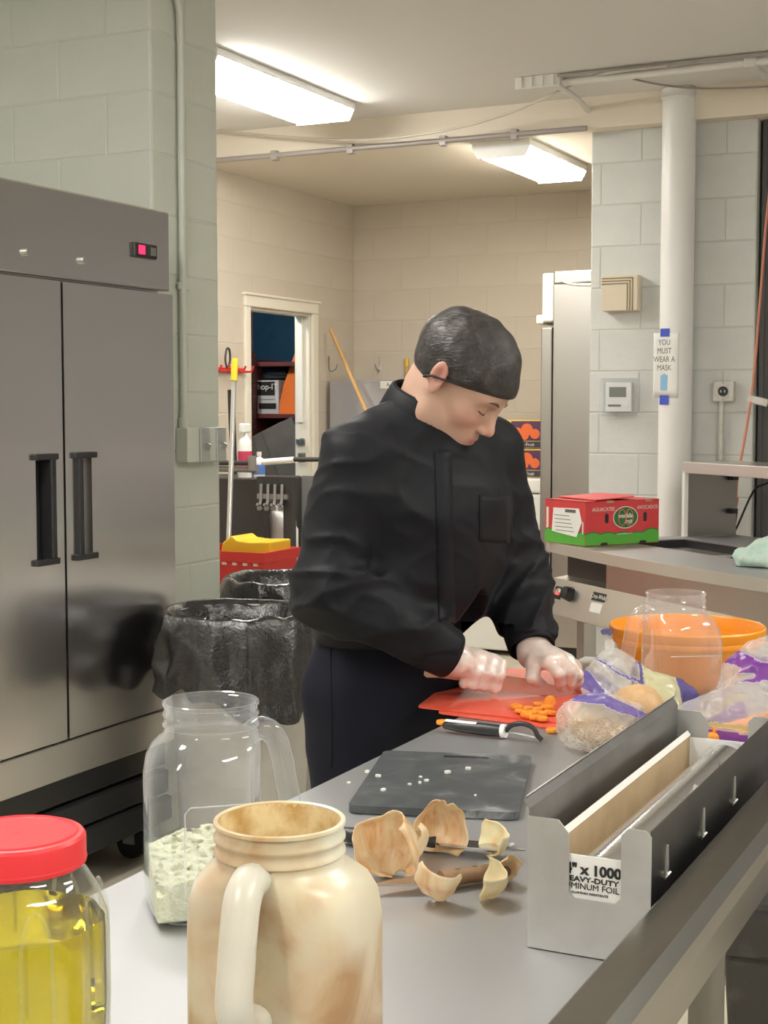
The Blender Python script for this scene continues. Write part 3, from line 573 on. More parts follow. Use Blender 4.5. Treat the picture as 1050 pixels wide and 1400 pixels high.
for sx in (-.12, .12):
    for sy in (-.1, .1): MB().cyl((sx, sy-.012, .04), (sx, sy+.012, .04), .04, n=14).build('caster', M_rub, bk, smooth=40)
# poles and brooms by the wall
def pole(name, lbl, p0, p1, r, m, extra=()):
    t = thing(name, lbl, 'broom', tuple(p1)); MB().cyl(p0, p1, r, n=12).build('handle', m, t, world=True, smooth=40)
    for n_, a_, b_, r_, m_ in extra: MB().cyl(a_, b_, r_, n=12).build(n_, m_, t, world=True, smooth=40)
    return t
q0 = at(321, 492, Y=6.02); q1 = at(309, 758, Y=5.80); q1 = np.array([q1[0], q1[1], max(q1[2], .3)]); u_ = (q1-q0)/np.linalg.norm(q1-q0)
pole('mop', 'aluminium mop pole with yellow grip standing in red bucket', q0, q1-u_*.0+np.array([0, 0, -.25]), .0125, Malu, [('grip', q0-u_*.005, q0+u_*.105, .0165, Myel)])
q0 = at(316, 533, Y=6.75); q1 = np.array([q0[0]-.04, 6.88, .16])
pole('push_broom', 'black foam gripped broom standing behind the janitor cart', q0, q1, .012, Mjc, [('foam_grip', q0, q0+(q1-q0)*.42, .02, mat('foam_black', (.03, .03, .03), .9))])
MB().boxc((q1[0], q1[1], .09), (.35, .07, .17)).build('brush_head', M_blk, COL.objects['push_broom'], world=True, bevel=.01)
# red hook rail on the left wall
ra, rb = at(290, 510, X=LX+.02), at(337, 508, X=LX+.02)
hr = thing('hook_rail', 'red tool hook rail fixed to beige wall beside closet door', 'hook rail', (LX+.02, rb[1]-.3, 1.66))
MB().box((LX+.005, ra[1]-.3, 1.672), (LX+.02, rb[1]-.02, 1.70)).build('rail', Mred, hr, world=True, bevel=.003)
for k in range(6):
    y = rb[1]-.03-k*.085; MB().tube([(LX+.02, y, 1.68), (LX+.07, y, 1.68), (LX+.085, y, 1.71)], .007, 6).build('prong', Mred, hr, world=True)
wr = at(312, 492, X=LX+.06); 
solo('carabiner', MB().tube(smooth_path([(LX+.06, wr[1]-.01, 1.69), (LX+.06, wr[1]-.03, 1.74), (LX+.06, wr[1]-.015, 1.80), (LX+.06, wr[1]+.012, 1.80), (LX+.06, wr[1]+.02, 1.74), (LX+.06, wr[1]-.005, 1.69)], 5), .006, 6), Mjc, 'black wire loop hanging on the red hook rail', 'loop', smooth=60)
# ================================================================== COLUMN FITTINGS
dp = thing('drain_pipe', 'tall white drain pipe running up the grey block column', 'pipe', (at(925, 400, Y=6.81)[0], 6.815, 0))
Mpvc = mat('pipe_white', (.80, .80, .79), .35, bump=(12, .05, .004))
MB().cyl((0, 0, 0), (0, 0, 2.93), .0775, n=40).build('tube', Mpvc, dp, smooth=40); MB().lathe([(.0775, 2.90), (.085, 2.905), (.085, 2.945), (.0775, 2.95)], 40).build('collar', Mpvc, dp, smooth=40)
pcx, pcy = dp.location.x, dp.location.y
sg = thing('paper_sign', 'white paper mask sign taped to the drain pipe', 'sign', (pcx, pcy, at(905, 544, Y=6.73)[2]))
R_ = .0775; zs0, zs1 = 0.0, at(905, 455, Y=6.73)[2]-sg.location.z
def sheet_pt(u, z, off=0.0):      # u = metres along the sheet: hugs the pipe at its right end, stands off at the left
    g = math.sqrt(R_*R_-u*u) if u > -.045 else math.sqrt(R_*R_-.045**2)-( -.045-u)*.42
    q = CR*u-_f0*(g+.0012+off+.004*math.sin(z*14)*max(0, -u-.05)*10); return (float(q[0]), float(q[1]), z)
MB().grid([[sheet_pt(u, z) for u in np.linspace(-.112, -.002, 15)] for z in np.linspace(zs0, zs1, 8)]).build('sheet', mat('paper', (.86, .86, .84), .7), sg, smooth=179, solid=.0006)
Mink = mat('ink_grey', (.12, .12, .13), .7); Mtape = mat('blue_tape', (.08, .12, .62), .6); Mgl = mat('print_blue', (.30, .58, .85), .6)
def wrap(o, off):
    for v in o.data.vertices: v.co = Vector(sheet_pt(v.co.x-.066, v.co.y, off))
for k, w in enumerate(('YOU', 'MUST', 'WEAR A', 'MASK')):
    o = text('lettering', w, .037, Mink, sg, Matrix.Identity(4), extrude=0, sx=.66); [setattr(v, 'co', Vector((v.co.x, v.co.y+zs1*(.85-.13*k), 0))) for v in o.data.vertices]; wrap(o, .0008)
for (u, v, w, h, c_) in ((0, .062, .015, .055, .0009), (-.009, .092, .006, .03, .0012), (.001, .098, .006, .03, .0012), (.010, .092, .006, .03, .0012)):
    o = MB().prism(rrect(u-w, v-h/2, u+w, v+h/2, .0055), lambda a, b, c: (a, b, c), 0, 0.00001).build('logo', Mgl, sg); wrap(o, c_)
for n_, z0_, z1_ in (('tape', zs1-.018, zs1+.02), ('tape', -.032, .012)):
    o = MB().grid([[(x, z, 0) for x in np.linspace(-.018, .022, 6)] for z in (z0_, z1_)]).build(n_, Mtape, sg); wrap(o, .0016)
def wallbox(px0, py0, px1, py1, Y):
    a, b = at(px0, py0, Y=Y), at(px1, py1, Y=Y); return a[0], b[0], b[2], a[2]
x0, x1, z0, z1 = wallbox(822, 377, 868, 424, CY-.08)
ch = thing('door_chime', 'beige ribbed door chime box on the grey block column', 'chime', ((x0+x1)/2, CY-.04, z0))
Mch = mat('chime_beige', (.68, .60, .46), .5)
MB().box((x0, CY-.075, z0), (x1+.01, CY-.004, z1)).build('housing', Mch, ch, world=True, bevel=.004)
for k in range(3):
    e = .012+k*.013; MB().box((x0, CY-.0775, z1-e-.004), (x1-e, CY-.0745, z1-e)).build('groove', M_blk if 0 else mat('groove_brown', (.22, .17, .10), .7), ch, world=True); MB().box((x1-e-.004, CY-.0775, z0), (x1-e, CY-.0745, z1-e)).build('groove', MATS['groove_brown'], ch, world=True)
x0, x1, z0, z1 = wallbox(826, 523, 861, 563, CY-.05)
th = thing('thermostat', 'white thermostat in clear guard box on the grey column', 'thermostat', ((x0+x1)/2, CY-.03, z0))
MB().box((x0, CY-.03, z0), (x1, CY-.004, z1)).build('body', mat('thermo_white', (.80, .80, .80), .4), th, world=True, bevel=.004)
MB().box((x0+.02, CY-.032, z1-.07), (x1-.025, CY-.0295, z1-.022)).build('screen', mat('lcd', (.16, .18, .15), .25), th, world=True)
MB().box((x0+.015, CY-.032, z0+.025), (x1-.05, CY-.0295, z0+.035)).build('print_line', Mink, th, world=True); MB().box((x1-.035, CY-.034, z0+.02), (x1-.015, CY-.0295, z0+.04)).build('button', Mwp, th, world=True)
MB().box((x0-.022, CY-.062, z0-.022), (x1+.025, CY-.004, z1+.022)).build('guard_cover', clear('guard_clear', (.93, .94, .95), 1.35, .10), th, world=True, bevel=.006)
MB().cyl(((x0+x1)/2, CY-.07, z0-.014), ((x0+x1)/2, CY-.06, z0-.014), .008, n=10).build('lock', Mst, th, world=True)
x0, x1, z0, z1 = wallbox(975, 521, 1003, 549, CY-.04)
oc = thing('outlet_box', 'metal electrical outlet box with conduit on the grey column', 'outlet', ((x0+x1)/2, CY-.02, z0))
Mob = mat('outlet_paint', (.62, .61, .56), .5, var=(30, (.5, .48, .42), .5, .7)); xm = (x0+x1)/2; zm = (z0+z1)/2
MB().box((x0, CY-.045, z0), (x1, CY-.004, z1)).build('box_body', Mob, oc, world=True, bevel=.006); MB().cyl((xm, CY-.053, zm), (xm, CY-.044, zm), .023, n=20).build('receptacle', M_blk, oc, world=True, smooth=40)
for s in (-1, 1): MB().box((xm-.003+s*.009, CY-.055, zm-.006), (xm+.003+s*.009, CY-.0525, zm+.006)).build('slot', Mst, oc, world=True)
for s in (-1, 1): MB().cyl((xm, CY-.048, zm+s*.04), (xm, CY-.044, zm+s*.04), .005, n=8).build('screw', Mst, oc, world=True)
MB().cyl((xm-.012, CY-.025, .95), (xm-.012, CY-.025, z0), .0115, n=12).build('conduit', Mob, oc, world=True, smooth=40)
cordp = [at(1049, 290, Y=6.75), at(1040, 400, Y=6.76), at(1030, 520, Y=6.76), at(1018, 600, Y=6.74), at(1009, 648, Y=6.72), at(1006, 680, Y=6.70)]
tpc = (cordp[0][0]+.03, 6.85, 2.93); ec = thing('extension_cord', 'orange extension cord hanging beside the outlet down to steel counter', 'cord', tuple(cordp[-1]))
MB().tube(smooth_path([tpc]+cordp, 6), .006, 8).build('cord', mat('cord_orange', (.62, .22, .14), .5), ec, world=True, smooth=60)
e_ = cordp[-1]; MB().cyl(e_, e_+np.array([-.008, 0, -.05]), .014, n=12).build('connector', mat('cord_orange', (0, 0, 0)), ec, world=True, smooth=40); MB().cyl(e_+np.array([-.008, 0, -.05]), e_+np.array([-.015, 0, -.12]), .019, n=12).build('plug', M_rub, ec, world=True, smooth=40)
MB().tube(smooth_path([e_+np.array([-.015, 0, -.12]), e_+np.array([.0, 0, -.15]), at(1030, 672, Y=6.64), at(1050, 660, Y=6.6), at(1090, 640, Y=6.55)], 6), .005, 8).build('lead', M_rub, ec, world=True, smooth=60)
x0, x1, z0, z1 = wallbox(1022, 540, 1050, 556, CY-.15)
solo('cord_tag', MB().boxc(((x0+x1)/2, 6.76, (z0+z1)/2), (.09, .02, .035), Matrix.Rotation(.25, 3, 'Y')), Mob, 'white crumpled tag tied round the orange cord', 'tag', bevel=.006)
# ================================================================== STEEL SERVING COUNTER (right)
O2 = np.array([-2.12, 5.95]); ang = math.atan2(-.658, .753); E1 = np.array([math.cos(ang), math.sin(ang)]); E2 = np.array([-E1[1], E1[0]])
ct = thing('serving_counter', 'stainless hot well counter with curved front in front of the column', 'counter', (O2[0], O2[1], 0), ang)
def loc2(p): q = np.array(p[:2])-O2; return float(q @ E1), float(q @ E2)
LW, DP = 1.75, .95; front = [(u, -.062*math.sin(math.pi*min(1, u/1.7))) for u in np.linspace(0, LW, 25)]
FT = lambda u, v, w: (u, v, w)
# top with two wells: front strip, left strip, right strip, middle bar, back strip
wa, wbk = .30, .62
fr_poly = front+[(LW, wa), (0, wa)]
MB().prism(fr_poly, FT, .862, .90).build('top_front', M_sst, ct, bevel=.004)
for n_, (a, b, c, d) in dict(top_left=(0, wa, .12, DP), top_right=(1.55, wa, LW, DP), top_back=(.12, wbk, 1.55, DP), top_bar=(.80, wa, .84, wbk)).items(): MB().box((a, b, .862), (c, d, .90)).build(n_, M_sst, ct)
for a, b in ((.12, .80), (.84, 1.55)):
    mb = MB(); mb.box((a, wa, .70), (b, wbk, .71)); mb.box((a, wa, .71), (a+.004, wbk, .895)); mb.box((b-.004, wa, .71), (b, wbk, .895)); mb.box((a, wa, .71), (b, wa+.004, .895)); mb.box((a, wbk-.004, .71), (b, wbk, .895)); mb.build('well_pan', M_blk, ct)
strip = MB(); fo = front; strip.prism([(u, v-.004) for u, v in fo]+[(u, v+.003) for u, v in reversed(fo)], FT, .858, .902); strip.build('edge_band', mat('edge_bright', (.72, .68, .62), .4, .6), ct)
MB().box((.03, .09, .74), (LW-.02, DP-.02, .862)).build('upper_apron', M_ss, ct, bevel=.003)
MB().box((.035, .082, .748), (.44, .092, .858)).build('recess_shade', mat('recess_shade_tone', (.10, .095, .095), .4, .6), ct)  # dark panel paints in the shade of the recess under the lip
MB().box((.45, .02, .66), (LW-.02, .10, .855)).build('front_panel', M_ss, ct, bevel=.003)
cpn = MB().prism([(.02, .745), (.10, .755), (.12, .56), (-.03, .60)], lambda a, b, c: (c, a, b), .03, LW-.3); cpn.build('control_panel', M_ss, ct)
MB().box((.03, .10, .56), (LW-.3, DP-.1, .745)).build('burner_box', M_ss, ct)
nrm = Vector((0, -.145, .05)).normalized(); tdir = Vector((0, .05, .145)).normalized()
def onp(u, s): p = Vector((0, .02, .745))-tdir*s; return Vector((u, p.y, p.z))
R3 = Matrix((Vector((1, 0, 0)), tdir, nrm)).transposed()
MB().boxc(onp(.10, .06), (.055, .055, .012), R3).build('rocker_switch', M_blk, ct, bevel=.003); MB().boxc(onp(.105, .06)+nrm*.006, (.03, .02, .008), R3).build('switch_lamp', mat('switch_red', (.7, .05, .06), .3, emit=(1, .08, .08, .6)), ct)
c0 = onp(.20, .055); MB().cyl(c0, c0+nrm*.035, .032, .026, n=20).build('knob', M_blk, ct, smooth=40); MB().boxc(c0+nrm*.04-Vector((.02, 0, 0)), (.028, .02, .026), R3).build('knob_cap', mat('chrome', (.8, .8, .8), .12, 1), ct, bevel=.005)
MB().boxc(onp(.42, .04), (.10, .035, .004), R3).build('name_plate', M_blk, ct); text('lettering', 'Cres-Weld', .026, Mwp, ct, Matrix.Translation(onp(.42, .04)+nrm*.0026) @ R3.to_4x4())
MB().boxc(onp(.42, .085), (.085, .04, .003), R3).build('rating_plate', Mwp, ct)
for u, v in ((.10, .14), (LW-.12, .14), (.10, DP-.1), (LW-.12, DP-.1)): MB().box((u-.03, v-.03, 0), (u+.03, v+.03, .60)).build('leg', M_ss, ct)
# overshelf enclosure on the counter
pl = loc2(at(930, 728, z=.9)); pb_ = DP-.005
oh = thing('overshelf', 'stainless overshelf with solid side panel on the serving counter', 'shelf', (O2[0], O2[1], .9), ang)
u0, v0 = .045, .655; zt_ = .335
MB().box((u0, v0, .002), (u0+.02, v0+.02, zt_-.04)).build('post', M_white, oh); MB().box((1.5, v0, .002), (1.52, v0+.02, zt_-.04)).build('post', M_white, oh)
MB().box((u0, v0, zt_-.05), (LW-.1, v0+.022, zt_)).build('front_rail', mat('rail_pink_steel', (.70, .64, .63), .4, .7), oh, bevel=.003)
MB().box((u0, v0+.02, zt_-.012), (LW-.1, DP, zt_)).build('shelf_top', M_ss, oh)
MB().box((u0+.004, v0+.02, .002), (u0+.012, DP-.01, zt_-.012)).build('side_panel', mat('side_dull', (.26, .25, .245), .35, .9), oh)
for zz in (.10, .25): MB().box((u0+.012, DP-.06, zz), (u0+.05, DP-.03, zz+.02)).build('bracket', M_blk, oh)
# avocado carton
bfl = at(800, 748, z=.9); ba = math.atan2(.78, .5)   # long side direction
av = thing('avocado_carton', 'red and green avocado carton on corner of the serving counter', 'carton', (bfl[0], bfl[1], .902), ba)
Lb, Wb, Hb = .40, .27, .185
Mr = mat('carton_red', (.66, .055, .06), .5, var=(20, (.60, .05, .055), .4, .7)); Mg = mat('carton_green', (.10, .42, .05), .5); Mg2 = mat('carton_darkgreen', (.03, .17, .05), .5); Mbr = mat('cardboard', (.45, .30, .17), .8)
mb = MB(); e = .004
mb.box((0, 0, .012), (Lb, e, Hb)); mb.box((0, Wb-e, .012), (Lb, Wb, Hb)); mb.box((0, e, .012), (e, Wb-e, Hb)); mb.box((Lb-e, e, .012), (Lb, Wb-e, Hb)); mb.box((0, 0, 0), (Lb, Wb, .012))
mb.build('box', Mr, av)
lid = MB(); lid.box((.0, .0, Hb-.004), (.07, Wb, Hb)); lid.box((Lb-.16, .0, Hb-.004), (Lb, Wb, Hb)); lid.build('top_flap', Mr, av)
fl = [(.06, .01, Hb+.002), (.27, .01, Hb+.010), (.29, .05, Hb+.014), (.275, Wb-.03, Hb+.014), (.06, Wb-.01, Hb+.004)]
MB().add([(a, b, c) for a, b, c in fl]+[(a, b, c+.004) for a, b, c in fl], [(0, 1, 2, 3, 4), (9, 8, 7, 6, 5)]+[(i, (i+1) % 5, 5+(i+1) % 5, 5+i) for i in range(5)]).build('raised_flap', Mr, av)
# printed hills on the two faces (flat print)
def hills(mapf, L, name='hill_print'):
    for k in range(5):
        cx = L*(k+.5)/5; hh = .062-.012*(k % 2)+.008*math.sin(k*2.1); w = L/5*.78
        for dm, mm, off in ((0.008, Mg2, .0006), (0, Mg, .0011)):
            top = [(cx+(w+dm*.5)*c_, (hh+dm)*(1-c_*c_)**.5*.62+.016) for c_ in np.linspace(1, -1, 11)]
            poly = [(min(max(u, .001), L-.001), max(v, .002)) for u, v in [(cx-w-dm*.5, .002), (cx+w+dm*.5, .002)]+top]
            MB().prism(poly, mapf, off*.2, off+.0002*k).build(name, mm, av)
hills(lambda u, v, w: (u, -w, v), Lb); hills(lambda u, v, w: (-w, u, v), Wb)
Ff = frame_M((0, 0, 0), (1, 0, 0), (0, 0, 1))
def tf(u, v, o=.0012): return frame_M((u, -o, v), (1, 0, 0), (0, 0, 1))
text('lettering', 'AGUACATES', .022, Mpw, av, tf(.095, .150), sx=.95); text('lettering', 'AVOCADOS', .022, Mpw, av, tf(.335, .152), sx=.95)
for n_, ra, rb, mm, o_ in (('logo_rim', .068, .047, Mpw, .0008), ('logo_oval', .064, .043, Mg2, .0014)):
    MB().prism([(.215+ra*math.cos(t_), .113+rb*math.sin(t_)) for t_ in np.linspace(0, 2*math.pi, 32, endpoint=False)], lambda u, v, w: (u, -w, v), .0002, o_).build(n_, mm, av)
for cx_, s_ in ((.195, 1), (.235, -1)):
    MB().tube([(cx_+.02*math.cos(t_), -.0016, .113+.034*math.sin(t_)) for t_ in np.linspace(0, 2*math.pi, 20, endpoint=False)], .0022, 5, closed=True).build('logo_leaf', mat('logo_red', (.7, .12, .1), .5), av)
text('lettering', 'westfalia', .027, Mpw, av, tf(.213, .120, .0024), sx=.85, bold=.0006); text('lettering', 'fruit', .027, Mpw, av, tf(.232, .096, .0024), sx=.85, bold=.0006)
text('lettering', 'www.westfaliafruit.com', .009, Mpw, av, tf(.21, .045, .0026))
for u in (.113, .322): MB().prism(rrect(u-.009, .092, u+.009, .132, .008), lambda a, b, c: (a, -c, b), .0003, .0015).build('hand_hole', M_blk, av)
for u in (.10, .31): MB().prism([(u-.022, .001), (u+.022, .001), (u+.014, .012), (u-.014, .012)], lambda a, b, c: (a, -c, b), .0002, .003).build('vent_notch', M_blk, av)
for u in (.13, .34): MB().boxc((u, -.0005, Hb-.004), (.035, .004, .010)).build('tab', Mbr, av)
MB().add([(-.002, Wb-.05, .05), (-.002, .055, .035), (-.002, .02, .10), (-.002, .04, .155), (-.002, Wb-.06, .15), (-.003, Wb-.05, .05), (-.003, .055, .035), (-.003, .02, .10), (-.003, .04, .155), (-.003, Wb-.06, .15)],
         [(0, 1, 2, 3, 4), (9, 8, 7, 6, 5)]+[(i, (i+1) % 5, 5+(i+1) % 5, 5+i) for i in range(5)]).build('shipping_label', mat('paper', (.86, .86, .84), .7), av)
for k in range(5): MB().box((-.0036, .07+.008*k, .055+.016*k), (-.0031, Wb-.075+.002*k, .0575+.016*k)).build('label_line', Mink, av)
MB().box((-.0036, .06, .135), (-.0031, .13, .148)).build('barcode', Mink, av); MB().box((-.0012, Wb-.025, .06), (-.0004, Wb-.01, .15)).build('print_column', Mpw, av); MB().box((-.0012, .012, .05), (-.0004, .02, .10)).build('print_column', Mpw, av)
# teal rag
rp = at(1040, 776, z=.9); 
def frag(p):
    q = p-np.array([rp[0]+.02, rp[1]+.05, .9]); d = uni([ellip(q, (0, 0, .025), (.13, .09, .035)), ellip(q, (.02, .03, .06), (.08, .06, .05)), ellip(q, (-.06, -.01, .03), (.06, .05, .03))], .04)
    d = d+.020*np.abs(wob(q, 40, 4))+.008*np.abs(wob(q, 85, 9))-.010; return smax(d, -(q[:, 2]-.002), .006)
rg = thing('rag', 'crumpled pale teal rag lying on the serving counter edge', 'rag', (rp[0]+.02, rp[1]+.05, .9))
net_obj('cloth', frag, (rp[0]-.2, rp[1]-.15, .88), (rp[0]+.25, rp[1]+.25, 1.05), .006, mat('teal_cloth', (.46, .62, .56), .9, var=(9, (.55, .66, .58), .4, .6), bump=(220, .4, .002)), rg)
# ================================================================== WORK TABLE
TX0, TX1, TY0, TY1, TZ = -1.06, -.375, .55, 3.22, .90
tb = thing('work_table', 'long stainless work table with raised side rim and tube legs', 'table', ((TX0+TX1)/2, 1.9, 0))
rz = .085
prof = [(TX0, TZ-.045), (TX0, TZ-.008), (TX0+.008, TZ), (TX1-.018, TZ), (TX1-.010, TZ+.006), (TX1-.009, TZ+rz-.005), (TX1-.004, TZ+rz), (TX1+.034, TZ+rz-.004), (TX1+.046, TZ+rz-.014), (TX1+.048, TZ+rz-.03), (TX1+.048, TZ+rz-.032), (TX1+.040, TZ+rz-.034), (TX1+.040, TZ+.003)]
inner = [(TX1+.034, TZ+.003), (TX1+.034, TZ+rz-.036), (TX1+.0, TZ+rz-.012), (TX1-.004, TZ+rz-.014), (TX1-.004, TZ+.004), (TX1-.014, TZ-.006), (TX0+.01, TZ-.008), (TX0+.006, TZ-.012), (TX0+.006, TZ-.045)]
deck = [q for q in prof if q[0] < TX1-.015]; deck_in = [q for q in inner if q[0] < TX1-.012]
MB().prism(deck+deck_in, lambda a, b, c: (a, c, b), TY0, TY1).build('top', M_sst, tb, world=True)
rim = [q for q in prof if q[0] > TX1-.02]; rim_in = [q for q in inner if q[0] > TX1-.016]
MB().prism(rim+rim_in, lambda a, b, c: (a, c, b), TY0, TY1).build('raised_rim', mat('rim_steel', (.36, .35, .335), .22, 1), tb, world=True)
MB().box((TX0+.02, TY1-.02, TZ-.06), (TX1-.02, TY1, TZ-.008)).build('end_apron', M_ss, tb, world=True); MB().box((TX0+.02, TY0, TZ-.06), (TX1-.02, TY0+.02, TZ-.008)).build('end_apron', M_ss, tb, world=True)
legY = at(955, 1290, X=TX1-.02)[1]
for x in (TX0+.06, TX1-.01):
    for y in (legY, TY1-.14):
        l = MB(); l.cyl((x, y, .03), (x, y, TZ-.01), .0205, n=20); l.build('leg', mat('leg_steel', (.22, .215, .20), .45, 1), tb, world=True, smooth=40); MB().lathe([(.001, 0), (.022, 0), (.026, .02), (.0205, .045)], 16, c=(x, y, 0)).build('foot', Mst, tb, world=True, smooth=40)
MB().cyl((TX0+.06, TY1-.14, .25), (TX1-.01, TY1-.14, .25), .016, n=14).build('cross_brace', M_ss, tb, world=True, smooth=40)
# black bin under the table
bn = at(985, 1216, d=2.75); bin_ = thing('storage_bin', 'dark scuffed storage bin on the floor beside the work table', 'bin', (bn[0]+.27, bn[1]+.17, 0), .12)
Mbin = mat('bin_dark', (.05, .048, .045), .45, var=(16, (.10, .095, .085), .5, .75)); hb = bn[2]
MB().loft([[(sx*w, sy*dp_, z) for sx, sy in ((-1, -1), (1, -1), (1, 1), (-1, 1))] for w, dp_, z in ((.25, .17, 0), (.265, .19, .3), (.275, .2, hb-.1))]).build('tub', Mbin, bin_, bevel=.012)
MB().box((-.29, -.215, hb-.1), (.29, .215, hb-.012)).build('rim', Mbin, bin_, bevel=.01); MB().box((-.28, -.205, hb-.02), (.28, .205, hb)).build('lid', Mbin, bin_, bevel=.008)

# ================================================================== THINGS ON THE TABLE
Z = TZ+.001
M_clear = clear('jar_clear', (.965, .97, .975), 1.5, .03, (.8, .85, .95), .05)
M_pitch = clear('pitcher_clear', (.955, .95, .95), 1.45, .07, (.95, .9, .88), .06)
def superell(ax, ay, n, K=48, ox=0, oy=0):
    out = []
    for k in range(K):
        t = 2*math.pi*k/K; c, s = math.cos(t), math.sin(t); r = (abs(c/ax)**n+abs(s/ay)**n)**(-1/n); out.append((ox+r*c, oy+r*s))
    return out
ms_ = None
def jug(t, m, S=1.0, handle_m=None, wall=True):
    """one-gallon jar: local +X points to the handle"""
    off = .012; rows = []
    for z, ax, ay, n, o in ((0, .050, .062, 3, 0), (.0, .058, .070, 3.4, 0), (.006, .0625, .0745, 3.6, 0), (.02, .0645, .077, 3.8, 0), (.10, .0645, .077, 3.8, 0), (.150, .0645, .077, 3.7, 0), (.172, .0635, .0755, 3.3, .002), (.187, .061, .071, 2.8, .006), (.197, .0575, .062, 2.2, .010), (.202, .0545, .055, 2, .012), (.2055, .053, .053, 2, .012),
                            (.2085, .053, .053, 2, .012), (.2105, .0555, .0555, 2, .012), (.213, .0555, .0555, 2, .012), (.215, .0535, .0535, 2, .012), (.2205, .0535, .0535, 2, .012), (.2225, .0555, .0555, 2, .012), (.225, .0555, .0555, 2, .012), (.227, .0535, .0535, 2, .012), (.2335, .0535, .0535, 2, .012), (.2345, .0555, .0555, 2, .012), (.2375, .0555, .0555, 2, .012), (.2385, .054, .054, 2, .012), (.2375, .0515, .0515, 2, .012), (.22, .051, .051, 2, .012)):
        rows.append([(x*S, y*S, z*S) for x, y in superell(ax, ay, n, 64, o)])
    b = MB().loft(rows, True, False).build('body', m, t, smooth=50)
    hp = smooth_path([(.056, 0, .196), (.070, 0, .203), (.085, 0, .194), (.093, 0, .172), (.099, 0, .14), (.103, 0, .115), (.099, 0, .098), (.085, 0, .088), (.062, 0, .085)], 5)
    mb = MB().tube([(x*S, y*S, z*S) for x, y, z in hp], [(.0135 if m is not ms_ else .0155)*S]*len(hp), 16, caps=False); mb.v = [(x, y*1.15, z) for x, y, z in mb.v]
    mb.build('handle', handle_m or m, t, smooth=179)
    return b
yawv = YAW
# clear jar holding chopped onion
c_ = at(274, 958, z=Z+.238); hd = math.atan2(CR[1], CR[0])+.25
t = thing('clear_jar', 'clear plastic gallon jar with chopped onion in the bottom', 'jar', (c_[0], c_[1], Z), hd)
jug(t, M_clear); ln = [(-.02, -.0775, .135), (.045, -.0778, .135)]
MB().tube([(-.028, -.0778, .03), (-.028, -.0782, .128), (-.022, -.0782, .135), (.04, -.0775, .135)], .0009, 5).build('moulded_line', clear('ridge_clear', (.98, .98, .98), 1.6, .25, (.95, .95, 1)), t)
def fon(p):
    q = p.copy(); d = np.maximum(np.maximum(np.abs(q[:, 0])-.060, np.abs(q[:, 1])-.072), np.maximum(q[:, 2]-(.062+.22*q[:, 0]+.12*q[:, 1]+.004*wob(q, 190, 2)+.003*np.sign(wob(q, 320, 6))), .004-q[:, 2])); return smax(d, np.hypot(np.abs(q[:, 0])-.035, np.abs(q[:, 1])-.047)-.03*1.0+0*d if False else d, .004)
M_onw = mat('chopped_onion', (.62, .66, .46), .5, var=(120, (.76, .78, .62), .35, .6), bump=(260, .9, .004), sss=.2)
tag(net_obj('chopped_onion', fon, (-.07, -.08, 0), (.07, .08, .09), .0025, M_onw, t, world=False), kind='stuff')
# stained translucent jar
c_ = at(390, 1108, z=Z+.238); hd = math.atan2(-UP[1]-FW[1], -FW[0])
ms = bpy.data.materials.new('stained_plastic'); ms.use_nodes = True; nt = ms.node_tree; b_ = nt.nodes['Principled BSDF']; co = mapping(nt)
n1 = noise(nt, co, 13, 5, .55, .6); r1 = ramp(nt, n1.outputs[0], [(.40, (.66, .56, .38)), (.52, (.57, .42, .26)), (.64, (.46, .29, .15))])
n2 = noise(nt, co, 5, 3, .5); r2 = ramp(nt, n2.outputs[0], [(.42, (.70, .66, .54)), (.60, (.66, .58, .41))])
mxc = nt.nodes.new('ShaderNodeMix'); mxc.data_type = 'RGBA'; r3 = ramp(nt, noise(nt, co, 8, 2).outputs[0], [(.40, (0, 0, 0)), (.52, (1, 1, 1))]); nt.links.new(r3.outputs[0], mxc.inputs[0]); nt.links.new(r2.outputs[0], mxc.inputs[6]); nt.links.new(r1.outputs[0], mxc.inputs[7])
nt.links.new(mxc.outputs[2], b_.inputs['Base Color']); b_.inputs['Roughness'].default_value = .3; b_.inputs['Subsurface Weight'].default_value = .35; b_.inputs['Subsurface Radius'].default_value = (.03, .02, .012); b_.inputs['Subsurface Scale'].default_value = .6
hd = math.atan2(-FW[1], -FW[0])-.34
t = thing('stained_jar', 'milky white open gallon jar streaked with tan sauce stains', 'jar', (c_[0], c_[1], Z), hd)
jug(t, ms, .985, mat('milky_plastic', (.66, .64, .56), .3, sss=.35))
MB().lathe([(.0505, .233), (.0495, .22), (.048, .20), (.047, .19), (.047, .17), (.046, .02), (.001, .015)], 40, c=(.0115, 0, 0)).build('sauce_film', mat('sauce_brown', (.55, .34, .12), .35, var=(22, (.80, .66, .38), .42, .6)), t, smooth=60)
MB().boxc((.118, -.004, .075), (.003, .004, .005)).build('herb_fleck', mat('herb_green', (.12, .22, .02), .6), t)
